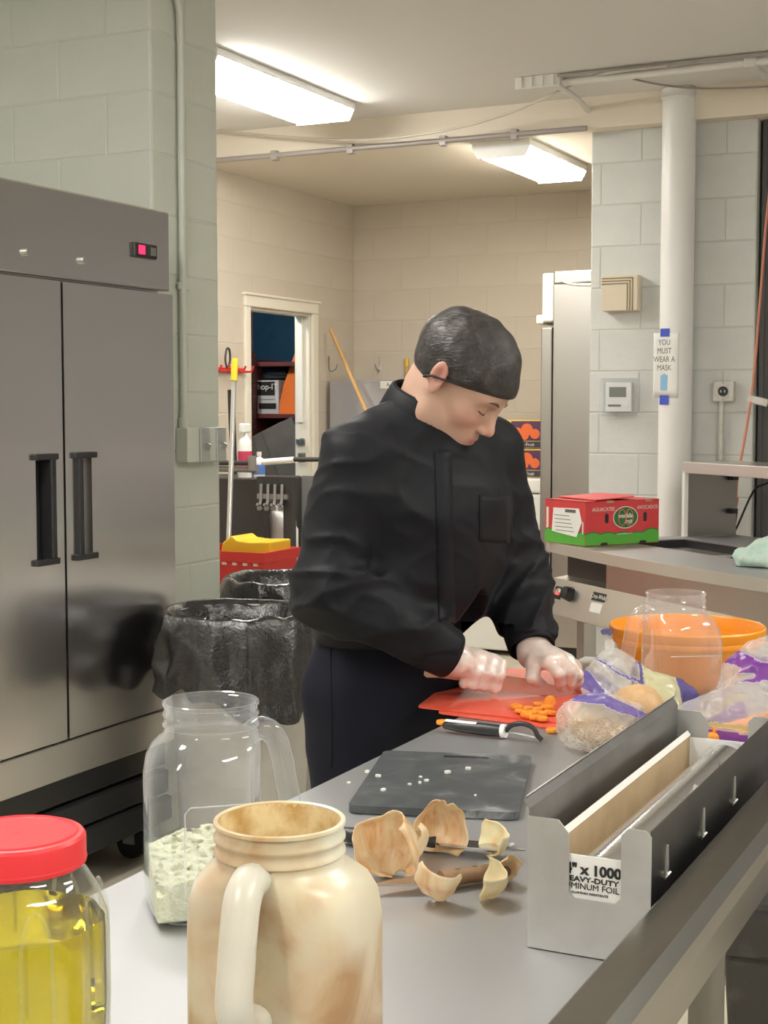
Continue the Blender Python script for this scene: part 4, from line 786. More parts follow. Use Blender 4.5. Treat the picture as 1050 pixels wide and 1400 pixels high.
# oil jar with red lid
c_ = at(22, 1137, z=Z+.205); t = thing('oil_jar', 'clear jar of green-gold oil with a red screw lid', 'jar', (c_[0], c_[1], Z), .5)
def octr(r, k=.06, K=64, n=8): return [(r*(1+k*math.cos(n*2*math.pi*i/K)*.5)*math.cos(2*math.pi*i/K), r*(1+k*math.cos(n*2*math.pi*i/K)*.5)*math.sin(2*math.pi*i/K)) for i in range(K)]
prof = [(0, .055, .0), (0, .070, .04), (.006, .076, .05), (.06, .0785, .05), (.12, .078, .05), (.135, .0765, .05), (.155, .069, .04), (.168, .061, .015), (.172, .056, 0), (.18, .0545, 0), (.20, .0545, 0)]
MB().loft([[(x, y, z) for x, y in octr(r, k)] for z, r, k in prof], True, False).build('body', clear('pet_clear', (.95, .96, .93), 1.5, .02, (.9, .95, .9), .04), t, smooth=50)
oil = bpy.data.materials.new('oil'); oil.use_nodes = True; nt = oil.node_tree; b_ = nt.nodes['Principled BSDF']; b_.inputs['Base Color'].default_value = (.66, .53, .010, 1); b_.inputs['Transmission Weight'].default_value = 1; b_.inputs['Roughness'].default_value = .02; b_.inputs['IOR'].default_value = 1.3
MB().loft([[(x, y, z) for x, y in octr(r-.0025, k)] for z, r, k in ((.004, .068, .04), (.008, .075, .05), (.06, .0775, .05), (.12, .077, .05), (.128, .0765, .05))]).build('oil', oil, t, smooth=40)
for k in range(8):
    a = 2*math.pi*(k+.5)/8; da = .17
    arch = [(.0775, a-da, .02), (.078, a-da, .11), (.0775, a-da*.9, .132), (.0735, a-da*.5, .150), (.072, a, .154), (.0735, a+da*.5, .150), (.0775, a+da*.9, .132), (.078, a+da, .11), (.0775, a+da, .02)]
    MB().tube(smooth_path([(r*math.cos(b), r*math.sin(b), z) for r, b, z in arch], 4), .0016, 6).build('moulded_arch', MATS['pet_clear'], t, smooth=179)
Mlid = mat('lid_red', (.80, .035, .045), .38, bump=(90, .05, .001))
lid_ = MB().lathe([(.001, .204), (.050, .204), (.052, .2055), (.054, .204), (.0575, .2035), (.0595, .201), (.060, .198), (.060, .178), (.0585, .177), (.058, .20), (.001, .2)], 64).build('lid', Mlid, t, smooth=22)
MB().lathe([(.0602, .1795), (.0608, .181), (.0602, .1825)], 64).build('lid_bead', Mlid, lid_, smooth=60)
# clear pitcher jar, in front of orange bowl
c_ = at(930, 983, z=Z); t = thing('clear_pitcher', 'empty clear handled jar standing before the orange bowl', 'jar', (c_[0], c_[1], Z), math.atan2(-CR[1], -CR[0])+.12)
jug(t, M_pitch, .99); MB().tube([(-.045, .0775, .13), (.045, .0775, .13)], .0009, 5).build('moulded_line', MATS['ridge_clear'], t)
# orange bowl
c_ = at(938, 940, z=Z); t = thing('mixing_bowl', 'large orange plastic mixing bowl behind the clear pitcher', 'bowl', (c_[0], c_[1], Z))
Mob_ = mat('bowl_orange', (.86, .31, .012), .35, sss=.15)
MB().lathe([(.001, .004), (.075, .004), (.08, 0), (.088, .003), (.115, .03), (.14, .075), (.147, .098), (.157, .100), (.1575, .106), (.156, .110), (.1575, .113), (.158, .128), (.155, .131), (.152, .128), (.149, .10), (.136, .075), (.11, .033), (.08, .01), (.001, .01)], 64).build('bowl', Mob_, t, smooth=45)
# black cutting board
b4, b3, b1 = at(475, 1101, z=Z+.011), at(709, 1111, z=Z+.011), at(498, 1025, z=Z+.011)
xa = (b3-b4); wB = float(np.linalg.norm(xa[:2])); angB = math.atan2(xa[1], xa[0]); dB = float(np.linalg.norm((b1-b4)[:2]))*1.0
t = thing('cutting_board', 'dark grey plastic cutting board with chalky scuffs and slot handle', 'cutting board', (b4[0], b4[1], Z), angB)
mbd = bpy.data.materials.new('board_grey'); mbd.use_nodes = True; nt = mbd.node_tree; b_ = nt.nodes['Principled BSDF']; co = mapping(nt)
r1 = ramp(nt, noise(nt, co, 9, 8, .65, 1.0).outputs[0], [(.45, (.062, .068, .073)), (.58, (.10, .107, .112)), (.70, (.28, .29, .30))]); nt.links.new(r1.outputs[0], b_.inputs['Base Color']); b_.inputs['Roughness'].default_value = .42
mb = MB(); s0, s1, u0_, u1_ = dB-.032, dB-.020, wB*.42, wB*.72
P_ = rrect(0, 0, wB, s0, .012); mb.prism([(0, s0)]+[q for q in arc((.012, .012), .012, 180, 270, 4)]+arc((wB-.012, .012), .012, -90, 0, 4)+[(wB, s0)], FT, 0, .011)
mb.prism([(wB, s1)]+arc((wB-.012, dB-.012), .012, 0, 90, 4)+arc((.012, dB-.012), .012, 90, 180, 4)+[(0, s1)], FT, 0, .011)
mb.box((0, s0, 0), (u0_, s1, .011)); mb.box((u1_, s0, 0), (wB, s1, .011)); mb.build('board', mbd, t)
# red cutting mats
Mmat = mat('mat_red', (.74, .095, .055), .42, var=(7, (.80, .16, .10), .4, .7))
def quad(name, pxs, z, th, m, lbl, cat, grp=None):
    V = [at(px, py, z=z) for px, py in pxs]; c = sum(V)/len(V); out = []
    n = len(V)
    for i in range(n):   # rounded corners
        p, a, b = V[i], V[i-1], V[(i+1) % n]; da, db = (a-p)/np.linalg.norm(a-p), (b-p)/np.linalg.norm(b-p); r = .014
        for k in range(5): s = k/4; out.append((1-s)**2*(p+da*r)+2*s*(1-s)*p+s*s*(p+db*r))
    mb = MB(); mb.prism([(q[0], q[1]) for q in out], lambda u, v, w: (u, v, w), z-th, z); return solo(name, mb, m, lbl, cat, grp)
quad('cutting_mat', ((598, 974), (770, 997), (828, 921), (655, 919)), Z+.0025, .0025, Mmat, 'red flexible cutting mat lying underneath another red mat', 'cutting mat', 'red mats')
quad('cutting_mat', ((570, 966), (768, 988), (812, 917), (640, 912)), Z+.0055, .0025, Mmat, 'red flexible cutting mat holding the carrot slices', 'cutting mat', 'red mats')
MZ = Z+.006
# carrot slices
Mcar = mat('carrot', (.85, .26, .02), .45, var=(60, (.92, .36, .04), .4, .6))
cs = [(706, 965), (714, 971), (722, 966), (728, 973), (735, 968), (742, 974), (748, 967), (731, 979), (741, 981), (719, 977), (752, 974), (744, 961), (711, 972), (736, 962)]
cm = MB().lathe([(.001, 0), (.0105, 0), (.0115, .0015), (.0115, .0055), (.0105, .007), (.001, .007)], 18).mesh('carrot_slice', smooth=40); cm.materials.append(Mcar)
for k, (px, py) in enumerate(cs):
    p = at(px, py+4, z=MZ); o = lk(bpy.data.objects.new('carrot_slice', cm)); tl = random.uniform(0, .25); o.location = (p[0], p[1], MZ+tl*.0113); o.rotation_euler = (tl, 0, random.random()*6); s = random.uniform(.85, 1.1); o.scale = (s, s, s)
    tag(o, 'small orange carrot slice in the heap on red mat', 'carrot slice', 'carrot slices on the mat')
for px, py, zz, rot, lb_ in ((752, 959, MZ+.012, (1.35, 0, .4), 'round carrot slice standing on edge under the knife tip'), (755, 1001, Z, (0, 0, 0), 'stray carrot slice on steel table beside the mesh bag'), (605, 990, Z, (0, 0, 0), 'stray carrot slice on table edge beyond the peeler handle')):
    p = at(px, py, z=zz); o = lk(bpy.data.objects.new('carrot_slice', cm)); o.location = p; o.rotation_euler = rot; tag(o, lb_, 'carrot slice')
# peeler
pk, pe = at(606, 991, z=Z+.012), at(741, 1012, z=Z+.004); xa = pe-pk; L_ = float(np.linalg.norm(xa[:2]))
t = thing('peeler', 'black handled vegetable peeler with white ring beside the board', 'peeler', (pk[0], pk[1], Z), math.atan2(xa[1], xa[0]))
MB().loft([[(x, w*math.cos(a), .012+h*math.sin(a)) for a in np.linspace(0, 2*math.pi, 14, endpoint=False)] for x, w, h in ((0, .006, .004), (.004, .0095, .007), (.04, .0115, .010), (.08, .0115, .011), (.112, .010, .010))]).build('handle', M_blk, t, smooth=50)
MB().loft([[(x, .006*math.cos(a), .0205+.0025*math.sin(a)) for a in np.linspace(0, 2*math.pi, 10, endpoint=False)] for x in (.006, .03, .065)]).build('handle_inlay', Mwp, t, smooth=50)
MB().cyl((.112, 0, .0125), (.120, 0, .013), .012, n=18).build('ring', Mwp, t, smooth=40)
MB().tube(smooth_path([(.120, 0, .013), (.13, 0, .024), (.150, 0, .029), (.170, 0, .024), (L_-.008, 0, .011), (L_, 0, .004)], 5), .0045, 8).build('frame', M_blk, t, smooth=60); MB().tube([(.128, 0, .012), (L_-.012, 0, .007)], .002, 6).build('blade', Mst, t)
# knives by the onion skins
def knife(lbl, p0, p1, hl, hm, z, w=.03, hw=.012):
    xa = p1-p0; L = float(np.linalg.norm(xa[:2])); t = thing('kitchen_knife', lbl, 'knife', (p0[0], p0[1], z), math.atan2(xa[1], xa[0]))
    MB().loft([[(x, hw*ww*math.cos(a)+dy, .011+.010*math.sin(a)) for a in np.linspace(0, 2*math.pi, 14, endpoint=False)] for x, ww, dy in ((0, .7, .004), (.008, 1.1, .003), (.03, 1.0, 0), (hl*.6, .95, 0), (hl-.012, 1.15, 0), (hl, 1.0, 0))]).build('handle', hm, t, smooth=50)
    MB().prism([(hl, .012), (L-.06, .012), (L, -.012), (L-.03, -.018), (hl+.01, -.018), (hl, -.008)], lambda a, b, c: (a, b, c), .010, .012).build('blade', mat('blade_steel', (.62, .62, .62), .25, 1), t)
    for k in range(3): MB().cyl((hl*(.25+.25*k), 0, .020), (hl*(.25+.25*k), 0, .0218), .003, n=10).build('rivet', Mst, t)
    return t
knife('black handled kitchen knife lying behind the onion skins', at(470, 1143, z=Z+.01), at(720, 1160, z=Z+.01), .125, M_blk, Z)
knife('kitchen knife with brown wooden handle among the onion skins', at(694, 1190, z=Z+.01), at(510, 1216, z=Z+.01), .090, mat('knife_wood', (.20, .115, .06), .5, var=(40, (.28, .17, .09), .4, .65)), Z)
# onion skins
mos = bpy.data.materials.new('onion_skin'); mos.use_nodes = True; nt = mos.node_tree; b_ = nt.nodes['Principled BSDF']
co = mapping(nt, (1, 1, .25)); r1 = ramp(nt, noise(nt, co, 60, 4, .6, .5).outputs[0], [(.30, (.72, .40, .17)), (.44, (.84, .60, .34)), (.62, (.90, .77, .54))]); nt.links.new(r1.outputs[0], b_.inputs['Base Color']); b_.inputs['Roughness'].default_value = .4
tr = nt.nodes.new('ShaderNodeBsdfTranslucent'); nt.links.new(r1.outputs[0], tr.inputs[0]); mxs = nt.nodes.new('ShaderNodeMixShader'); mxs.inputs[0].default_value = .3; nt.links.new(b_.outputs[0], mxs.inputs[1]); nt.links.new(tr.outputs[0], mxs.inputs[2]); nt.links.new(mxs.outputs[0], nt.nodes['Material Output'].inputs[0])
mos2 = mat('onion_pale', (.80, .74, .50), .4, var=(50, (.86, .62, .34), .45, .65), sss=.2)
def skin(lbl, px, py, z, R, th0, th1, ph0, ph1, eul, m, seed):
    rs = np.random.RandomState(seed); P = []
    for i in range(19):
        row = []
        for j in range(25):
            u, v = i/18, j/24; th = th0+(th1-th0)*u; ph = ph0+(ph1-ph0)*v+.12*math.sin(9*u+seed)*(v-.5)
            e = max(abs(u-.5), abs(v-.5))*2; r = R*(1+.05*math.sin(4*ph+seed)+.022*math.sin(9*th+2*ph+seed*2)+.10*(v-.5)*math.sin(3*th+seed)+.04*max(0, e-.6)*math.sin(9*ph+7*th+seed))
            row.append((r*math.sin(th)*math.cos(ph), r*math.sin(th)*math.sin(ph), 1.15*r*math.cos(th)))
        P.append(row)
    M_ = Euler(eul).to_matrix(); P = [[M_ @ Vector(q) for q in r] for r in P]; zmin = min(q.z for r in P for q in r); c = at(px, py, z=z)
    o = MB().grid([[(q.x, q.y, q.z-zmin) for q in r] for r in P]).build('onion_skin', m, None, smooth=179, solid=.0008, fix=False); o.location = (c[0], c[1], z); return tag(o, lbl, 'onion skin')
skin('large papery onion skin curled upright over the black knife', 602, 1176, Z, .040, .25, 2.1, -1.25, 1.15, (.2, .1, 2.3), mos, 1)
skin('pale split onion skin bowl next to the stained jar', 528, 1203, Z, .040, 1.0, 2.9, -2.2, 2.0, (-.35, -.25, 1.9), mos, 4)
skin('crumpled onion skin flake beside the stained jar rim', 556, 1180, Z, .027, .6, 2.3, -1.3, 1.2, (1.0, .4, .3), mos, 5)
skin('small orange onion skin cup in front of the wooden knife handle', 602, 1232, Z, .027, 1.1, 2.8, -1.3, 1.3, (-.3, .3, -1.3), mos, 6)
skin('pale onion skin scrap touching the foil dispenser', 664, 1231, Z, .025, 1.3, 2.9, -1.7, 1.5, (.25, .2, .4), mos2, 9)
skin('flattened onion skin scrap behind the wooden knife handle', 668, 1172, Z, .025, 1.2, 2.7, -1.5, 1.4, (.3, .2, 1.0), mos2, 12)
skin('curled onion skin scrap beside the foil dispenser wall', 702, 1212, Z, .019, 1.0, 2.7, -1.2, 1.2, (.4, -.4, 2.6), mos, 15)
# onion bits
Mbit = mat('onion_white', (.85, .86, .80), .4, sss=.2)
bm_ = MB().boxc((0, 0, .0016), (.007, .005, .0032)).mesh('onion_bit'); bm_.materials.append(Mbit)
for k, (px, py, on) in enumerate(((517, 1062, 1), (524, 1081, 1), (575, 1063, 1), (583, 1068, 1), (574, 1071, 1), (640, 1052, 1), (502, 1056, 1), (560, 1073, 1), (612, 1057, 1), (650, 1088, 1), (477, 1071, 0), (541, 1113, 0), (668, 1152, 0), (700, 1156, 0))):
    z_ = Z+.0112 if on else Z; p = at(px, py, z=z_); o = lk(bpy.data.objects.new('onion_bit', bm_)); o.location = p; o.rotation_euler = (0, 0, k*1.3); s = .5+.7*random.random(); o.scale = (s, s, s)
    tag(o, 'tiny white onion bit on the dark grey cutting board' if on else 'tiny white onion bit on the bare steel table', 'onion bit', 'onion bits on the board' if on else 'onion bits on the table')
p = at(626, 1122, z=Z); solo('onion_piece', MB().boxc((p[0], p[1], Z+.005), (.013, .011, .010), Matrix.Rotation(.4, 3, 'Z')), Mbit, 'white onion cube in front of the dark cutting board', 'onion piece', bevel=.002)
# ---- foil dispenser
fx, fy = -.531, 1.437; W_, L_, H_ = .134, .61, .142
t = thing('foil_dispenser', 'open grey sheet metal foil dispenser beside the raised table rim', 'dispenser', (fx, fy, Z))
Msh = mat('sheet_metal', (.55, .55, .54), .48, .75, var=(24, (.50, .50, .49), .4, .7)); Mshd = mat('sheet_dark', (.42, .42, .42), .3, .9, var=(8, (.32, .32, .32), .4, .7))
nx0, nx1, nz = .046, .102, .0605
plate = [(0, 0), (W_, 0), (W_, H_-.006), (W_-.006, H_), (nx1+.008, H_), (nx1, H_-.008)]+[(nx1, nz+.006), (nx1-.006, nz), (nx0+.006, nz), (nx0, nz+.006)]+[(nx0, H_-.014), (nx0-.012, H_), (0, H_)]
for y0_, n_ in ((0, 'end_plate'), (L_-.0015, 'end_plate')): MB().prism(plate, lambda a, b, c: (a, c, b), y0_, y0_+.0015).build(n_, Msh, t)
MB().prism([(0, 0), (0, .150), (-.006, .158), (-.003, .163), (-.0015, .163), (-.0045, .158), (.0015, .150), (.0015, .0015), (W_-.0015, .0015), (W_-.0015, 0)], lambda a, b, c: (a, c, b), .0015, L_-.0015).build('trough', Mshd, t)
MB().box((W_-.0015, .0015, 0), (W_, L_-.0015, H_)).build('side_wall', mat('sheet_dark_reflect', (.10, .098, .095), .28, .8, var=(8, (.07, .07, .07), .4, .7)), t)  # dark reflection on this wall is put into its base colour
for k in range(3):
    yk = .06+k*.16; mb = MB(); mb.prism([(yk-.005, .080), (yk+.005, .080), (yk+.003, .10), (yk+.002, .112), (yk-.002, .112), (yk-.003, .10)]+[], lambda a, b, c: (c, a, b), W_, W_+.0015); mb.cyl((W_, yk, .079), (W_+.0015, yk, .078), .0065, n=12); mb.build('keyhole_slot', mat('slot_bright', (.75, .74, .70), .3, .8), t)
# carton of foil inside
t = thing('foil_carton', 'white aluminium foil carton sitting in the metal dispenser', 'carton', (fx+.012, fy+.004, Z+.002))
Mcw_ = mat('carton_board_white', (.84, .84, .82), .6); Mkr = mat('carton_kraft', (.50, .37, .22), .7, var=(15, (.42, .30, .17), .4, .7))
cw, cl, chh = .113, L_-.012, .104; e = .0015
mb = MB(); mb.box((0, 0, 0), (cw, e, chh)); mb.box((0, cl-e, 0), (cw, cl, chh)); mb.box((cw-e, e, 0), (cw, cl-e, chh)); mb.box((0, e, 0), (cw, cl-e, e)); mb.build('tray', Mcw_, t)
MB().box((.008, e, e), (.008+e, cl-e, chh+.004)).build('front_flap', Mkr, t)
MB().boxc((.0085, cl/2, chh+.006), (.008, cl-.004, .0012), Matrix.Rotation(.9, 3, 'Y')).build('cutter_strip', mat('strip_white', (.80, .79, .74), .5), t)
for k in range(38): MB().boxc((.0070, .012+k*cl/39, chh+.0072), (.0022, .003, .001), Matrix.Rotation(.9, 3, 'Y')).build('tooth', Mst, t)
rl = MB(); rl.cyl((.066, .006, .070), (.066, cl-.006, .070), .034, n=40); rl.build('foil_roll', mat('foil', (.82, .82, .83), .22, 1, bump=(30, .06, .004)), t, smooth=40)
MB().cyl((.066, cl-.03, .070), (.066, cl-.0055, .070), .0345, n=32).build('roll_core', mat('core_grey', (.40, .40, .41), .5), t, smooth=40)
mbs = MB().grid([[(.102+.004*math.sin(k), .03+k*.045, .1), (.094+.006*math.cos(k*1.7), .03+k*.045, .105+.01*math.sin(k*2.3)), (.086, .03+k*.045, .098)] for k in range(12)]); mbs.build('loose_foil', MATS['foil'], t, smooth=60)
Mk = mat('print_black', (.02, .02, .02), .6)
def tfc(u, v): return frame_M((u, -.0006, v), (1, 0, 0), (0, 0, 1))
text('lettering', '24" x 1000\'', .0150, Mk, t, tfc(.0565, .0890), sx=1.05, bold=.0006); text('lettering', 'HEAVY-DUTY', .0078, Mk, t, tfc(.0565, .0785), sx=1.28, bold=.0002); text('lettering', 'ALUMINUM FOIL', .0092, Mk, t, tfc(.0525, .0710), sx=1.02); text('lettering', 'PAPEL ALUMINIO RESISTENTE', .0034, Mk, t, tfc(.050, .0640), sx=1.15)
# ---- mesh bag of potatoes
bagc = at(830, 985, d=2.5); bg = thing('potato_bag', 'mesh and printed film bag of potatoes beside the foil dispenser', 'bag', (bagc[0], bagc[1], Z))
A1, A2, A3, A4 = at(818, 990, d=2.47), at(868, 985, d=2.56), at(842, 935, d=2.60), at(900, 958, d=2.60)
TW, TW2 = at(832, 905, d=2.63), at(830, 868, d=2.64)
Rb = np.array([CR, _f0, [0, 0, 1]]).T
def fbag(p):
    d = uni([ellip(p, A1, (.068, .075, .052), Rb), ellip(p, A2, (.085, .08, .055), Rb), ellip(p, A3, (.05, .05, .06), Rb), ellip(p, A4, (.07, .045, .04), Rb), rcone(p, A3, TW, .042, .006), rcone(p, TW, TW2, .005, .009)], .035)
    d = d+.0055*wob(p, 60, 3)+.006*np.abs(wob(p, 95, 8))+.003*np.abs(wob(p, 190, 9))-.006; return smax(d, Z-p[:, 2], .006)
def bagcol(V):
    s = (V-A1) @ Rb; u, h = s[:, 0], V[:, 2]-Z; w = wob(V, 30, 5)
    t_ = h*1.0+.5*np.maximum(u, 0)+.012*w; c = np.tile(np.array([.80, .78, .74]), (len(V), 1))
    vio = ((t_ > .080) & (t_ < .098)) | ((t_ > .125) & (t_ < .129)); c[vio] = (.17, .13, .42)
    yel = (u > .085) & (h > .055); c[yel] = (.62, .60, .38); c[(u > .085) & (u < .092)] = (.12, .10, .34); c[(u > .155) & (h > .03)] = (.12, .10, .32); net = t_ < .062; c[net] = (.80, .74, .64); tw = h > .165; c[tw] = (.10, .09, .22); return c
mbg = bpy.data.materials.new('bag_film'); mbg.use_nodes = True; nt = mbg.node_tree; b_ = nt.nodes['Principled BSDF']; a_ = nt.nodes.new('ShaderNodeAttribute'); a_.attribute_name = 'col'; nt.links.new(a_.outputs[0], b_.inputs['Base Color']); b_.inputs['Roughness'].default_value = .22
tp_ = nt.nodes.new('ShaderNodeBsdfTransparent'); mxs = nt.nodes.new('ShaderNodeMixShader'); tl_ = nt.nodes.new('ShaderNodeBsdfTranslucent'); nt.links.new(a_.outputs[0], tl_.inputs[0]); mx2 = nt.nodes.new('ShaderNodeMixShader'); mx2.inputs[0].default_value = .25; nt.links.new(b_.outputs[0], mx2.inputs[1]); nt.links.new(tl_.outputs[0], mx2.inputs[2])
sep = nt.nodes.new('ShaderNodeSeparateColor'); nt.links.new(a_.outputs[0], sep.inputs[0]); vor = nt.nodes.new('ShaderNodeTexVoronoi'); vor.feature = 'DISTANCE_TO_EDGE'; vor.inputs['Scale'].default_value = 115; nt.links.new(mapping(nt, (1, 1, 1.8)), vor.inputs['Vector'])
rn = ramp(nt, vor.outputs['Distance'], [(.06, (1, 1, 1)), (.14, (.18, .18, .18))]); isn = ramp(nt, sep.outputs[2], [(.60, (0, 0, 0)), (.66, (1, 1, 1))]); dk = ramp(nt, sep.outputs[2], [(.44, (0, 0, 0)), (.6, (1, 1, 1))])
ml = nt.nodes.new('ShaderNodeMix'); ml.data_type = 'FLOAT'; nt.links.new(isn.outputs[0], ml.inputs[0]); nt.links.new(rn.outputs[0], ml.inputs[2]); ml.inputs[3].default_value = .34
isd = nt.nodes.new('ShaderNodeMath'); isd.operation = 'LESS_THAN'; nt.links.new(sep.outputs[0], isd.inputs[0]); isd.inputs[1].default_value = .70; mlo = nt.nodes.new('ShaderNodeMix'); mlo.data_type = 'FLOAT'; nt.links.new(isd.outputs[0], mlo.inputs[0]); nt.links.new(ml.outputs[0], mlo.inputs[2]); mlo.inputs[3].default_value = .9
nt.links.new(mlo.outputs[0], mxs.inputs[0]); nt.links.new(tp_.outputs[0], mxs.inputs[1]); nt.links.new(mx2.outputs[0], mxs.inputs[2]); nt.links.new(mxs.outputs[0], nt.nodes['Material Output'].inputs[0])
net_obj('bag_film', fbag, bagc-np.array([.25, .25, .15]), bagc+np.array([.35, .35, .2]), .003, mbg, bg, col=bagcol, relax=2)
Mpot = mat('potato_skin', (.48, .29, .14), .7, var=(25, (.60, .40, .22), .4, .65), bump=(80, .4, .003))
for k, (c, r, lb_) in enumerate(((A1+np.array([0, 0, -.006]), (.052, .045, .038), 'brown potato in the netted end of the bag'), (A2+np.array([.01, -.02, .006]), (.06, .052, .046), 'brown potato showing through middle of the mesh bag'), (A4+np.array([0, 0, -.01]), (.04, .033, .03), 'brown potato at the printed end of the mesh bag'))):
    mb = MB(); mb.loft([[(r[0]*math.cos(v), r[1]*math.sin(v)*math.cos(a)*(1+.08*math.sin(3*v+k)), r[2]*math.sin(v)*math.sin(a)*(1+.06*math.cos(2*v+a))) for a in np.linspace(0, 2*math.pi, 20, endpoint=False)] for v in np.linspace(.02, math.pi-.02, 14)])
    z_ = min(v[2] for v in mb.v); o = mb.build('potato', Mpot, None, smooth=179); o.location = (c[0], c[1], max(c[2], Z-z_+.004)); o.rotation_euler = (0, 0, .6+k); tag(o, lb_, 'potato', 'potatoes in the bag')
# ---- clear bag with purple print and carrots
pc = at(1015, 965, d=2.5); pb2 = thing('produce_bag', 'shiny clear bag with purple print at the far end of dispenser', 'bag', (pc[0], pc[1], Z))
Q1, Q2, Q3, Q4 = at(1025, 985, d=2.50), at(960, 992, d=2.52), at(1050, 930, d=2.56), at(1065, 885, d=2.60)
def fbag2(p):
    d = uni([ellip(p, Q1, (.085, .07, .055), Rb), ellip(p, Q2, (.07, .04, .032), Rb), ellip(p, Q3, (.07, .06, .06), Rb), rcone(p, Q3, Q4, .05, .02)], .05)+.005*wob(p, 55, 13)+.008*np.abs(wob(p, 85, 18))+.003*np.abs(wob(p, 190, 19))-.006; return smax(d, Z-p[:, 2], .006)
def bagcol2(V):
    s = (V-Q1) @ Rb; h = V[:, 2]-Z; w = wob(V, 28, 15); c = np.tile(np.array([.80, .78, .78]), (len(V), 1)); c[(h < .036+.014*w+.06*np.maximum(0, s[:, 0])) & (s[:, 0] < .02)] = (.22, .045, .34); c[(np.abs(h-.11-.02*w) < .010)] = (.22, .05, .36); c[(np.abs(h-.044-.014*w) < .004) & (s[:, 0] < .02)] = (.62, .5, .2); return c
net_obj('bag_film', fbag2, pc-np.array([.25, .25, .15]), pc+np.array([.3, .3, .2]), .004, mbg, pb2, col=bagcol2, relax=2)
for k in range(4):
    c = Q1+np.array([.012*(k-1.5), .028*(k-1.5), 0]); mb = MB(); mb.tube([(x, .004*math.sin(x*30), 0) for x in np.linspace(-.07, .06, 10)], list(np.linspace(.006, .016, 9))+[.008], 12)
    o = mb.build('carrot', Mcar, None, smooth=60); o.location = (c[0], c[1], Z+.022+.012*(k % 2)); o.rotation_euler = (0, 0, .7+.2*k); tag(o, 'whole orange carrot inside the purple printed bag', 'carrot', 'carrots in the bag')
# folded white towel at the table end
tp2 = at(785, 922, z=Z)
def ftow(p):
    q = (p-np.array([tp2[0], tp2[1], Z])) @ Rb; d = uni([ellip(q, (0, 0, .008), (.05, .035, .013)), ellip(q, (.02, .01, .012), (.03, .025, .014))], .02)+.003*wob(q, 90, 21); return smax(d, -q[:, 2], .004)
tw = thing('white_towel', 'crumpled white towel at the end of the table beyond mats', 'towel', (tp2[0], tp2[1], Z)); net_obj('cloth', ftow, tp2-np.array([.12, .12, .03]), tp2+np.array([.12, .12, .08]), .004, mat('towel_white', (.62, .58, .50), .9, bump=(200, .3, .002)), tw)
# ================================================================== THE COOK
zv = np.array([0, 0, 1.]); f0 = _f0
bf = .64*CR-.77*f0; bl = .77*CR+.64*f0                  # body: facing, left
Hp = at(533, 905, d=3.0); Sc = at(574, 602, d=2.90); Rs, Ls = at(488, 628, d=2.78), at(668, 616, d=3.02)
Re, Le = at(446, 800, d=2.75), at(704, 786, d=3.07); Rw, Lw = at(624, 902, d=2.83), at(730, 893, d=2.935)
Nb = at(580, 572, d=2.87); HC = at(629, 519, d=2.83)
psi, phi = math.radians(66), math.radians(43)
hF = math.cos(phi)*math.sin(psi)*CR-math.sin(phi)*zv-math.cos(phi)*math.cos(psi)*f0; hR = -math.cos(psi)*CR-math.sin(psi)*f0
hU = np.cross(hR, hF); hU = hU if hU[2] > 0 else -hU; hL = -hR; RH = np.array([hF, hL, hU]).T
HS = 1.0
def h2w(x, y, z): return HC+(hF*x+hL*y+hU*z)*HS
skull = HC-hF*.03-hU*.05
person = thing('person', 'person in black shirt and dark trousers chopping carrots at the table', 'person', (float(Hp[0]), float(Hp[1]), 0))
def econe(p, a, b, ra, rb, asp):
    a = np.asarray(a); ab = np.asarray(b)-a; t = np.clip((p-a) @ ab/(ab @ ab), 0, 1); q = p-a-t[:, None]*ab
    ql = q @ bl; rest = q-ql[:, None]*bl; return (np.sqrt(ql**2+(rest*rest).sum(1)*asp**2)-(ra+(rb-ra)*t))/(asp*.9)
def masked(f, lo, hi, pad):
    lo = np.asarray(lo)-pad; hi = np.asarray(hi)+pad
    def g(p):
        out = np.sqrt((np.maximum(np.maximum(lo-p, p-hi), 0)**2).sum(1))+pad*.6; m = ((p > lo) & (p < hi)).all(1)
        if m.any(): out[m] = f(p[m])
        return out
    return g
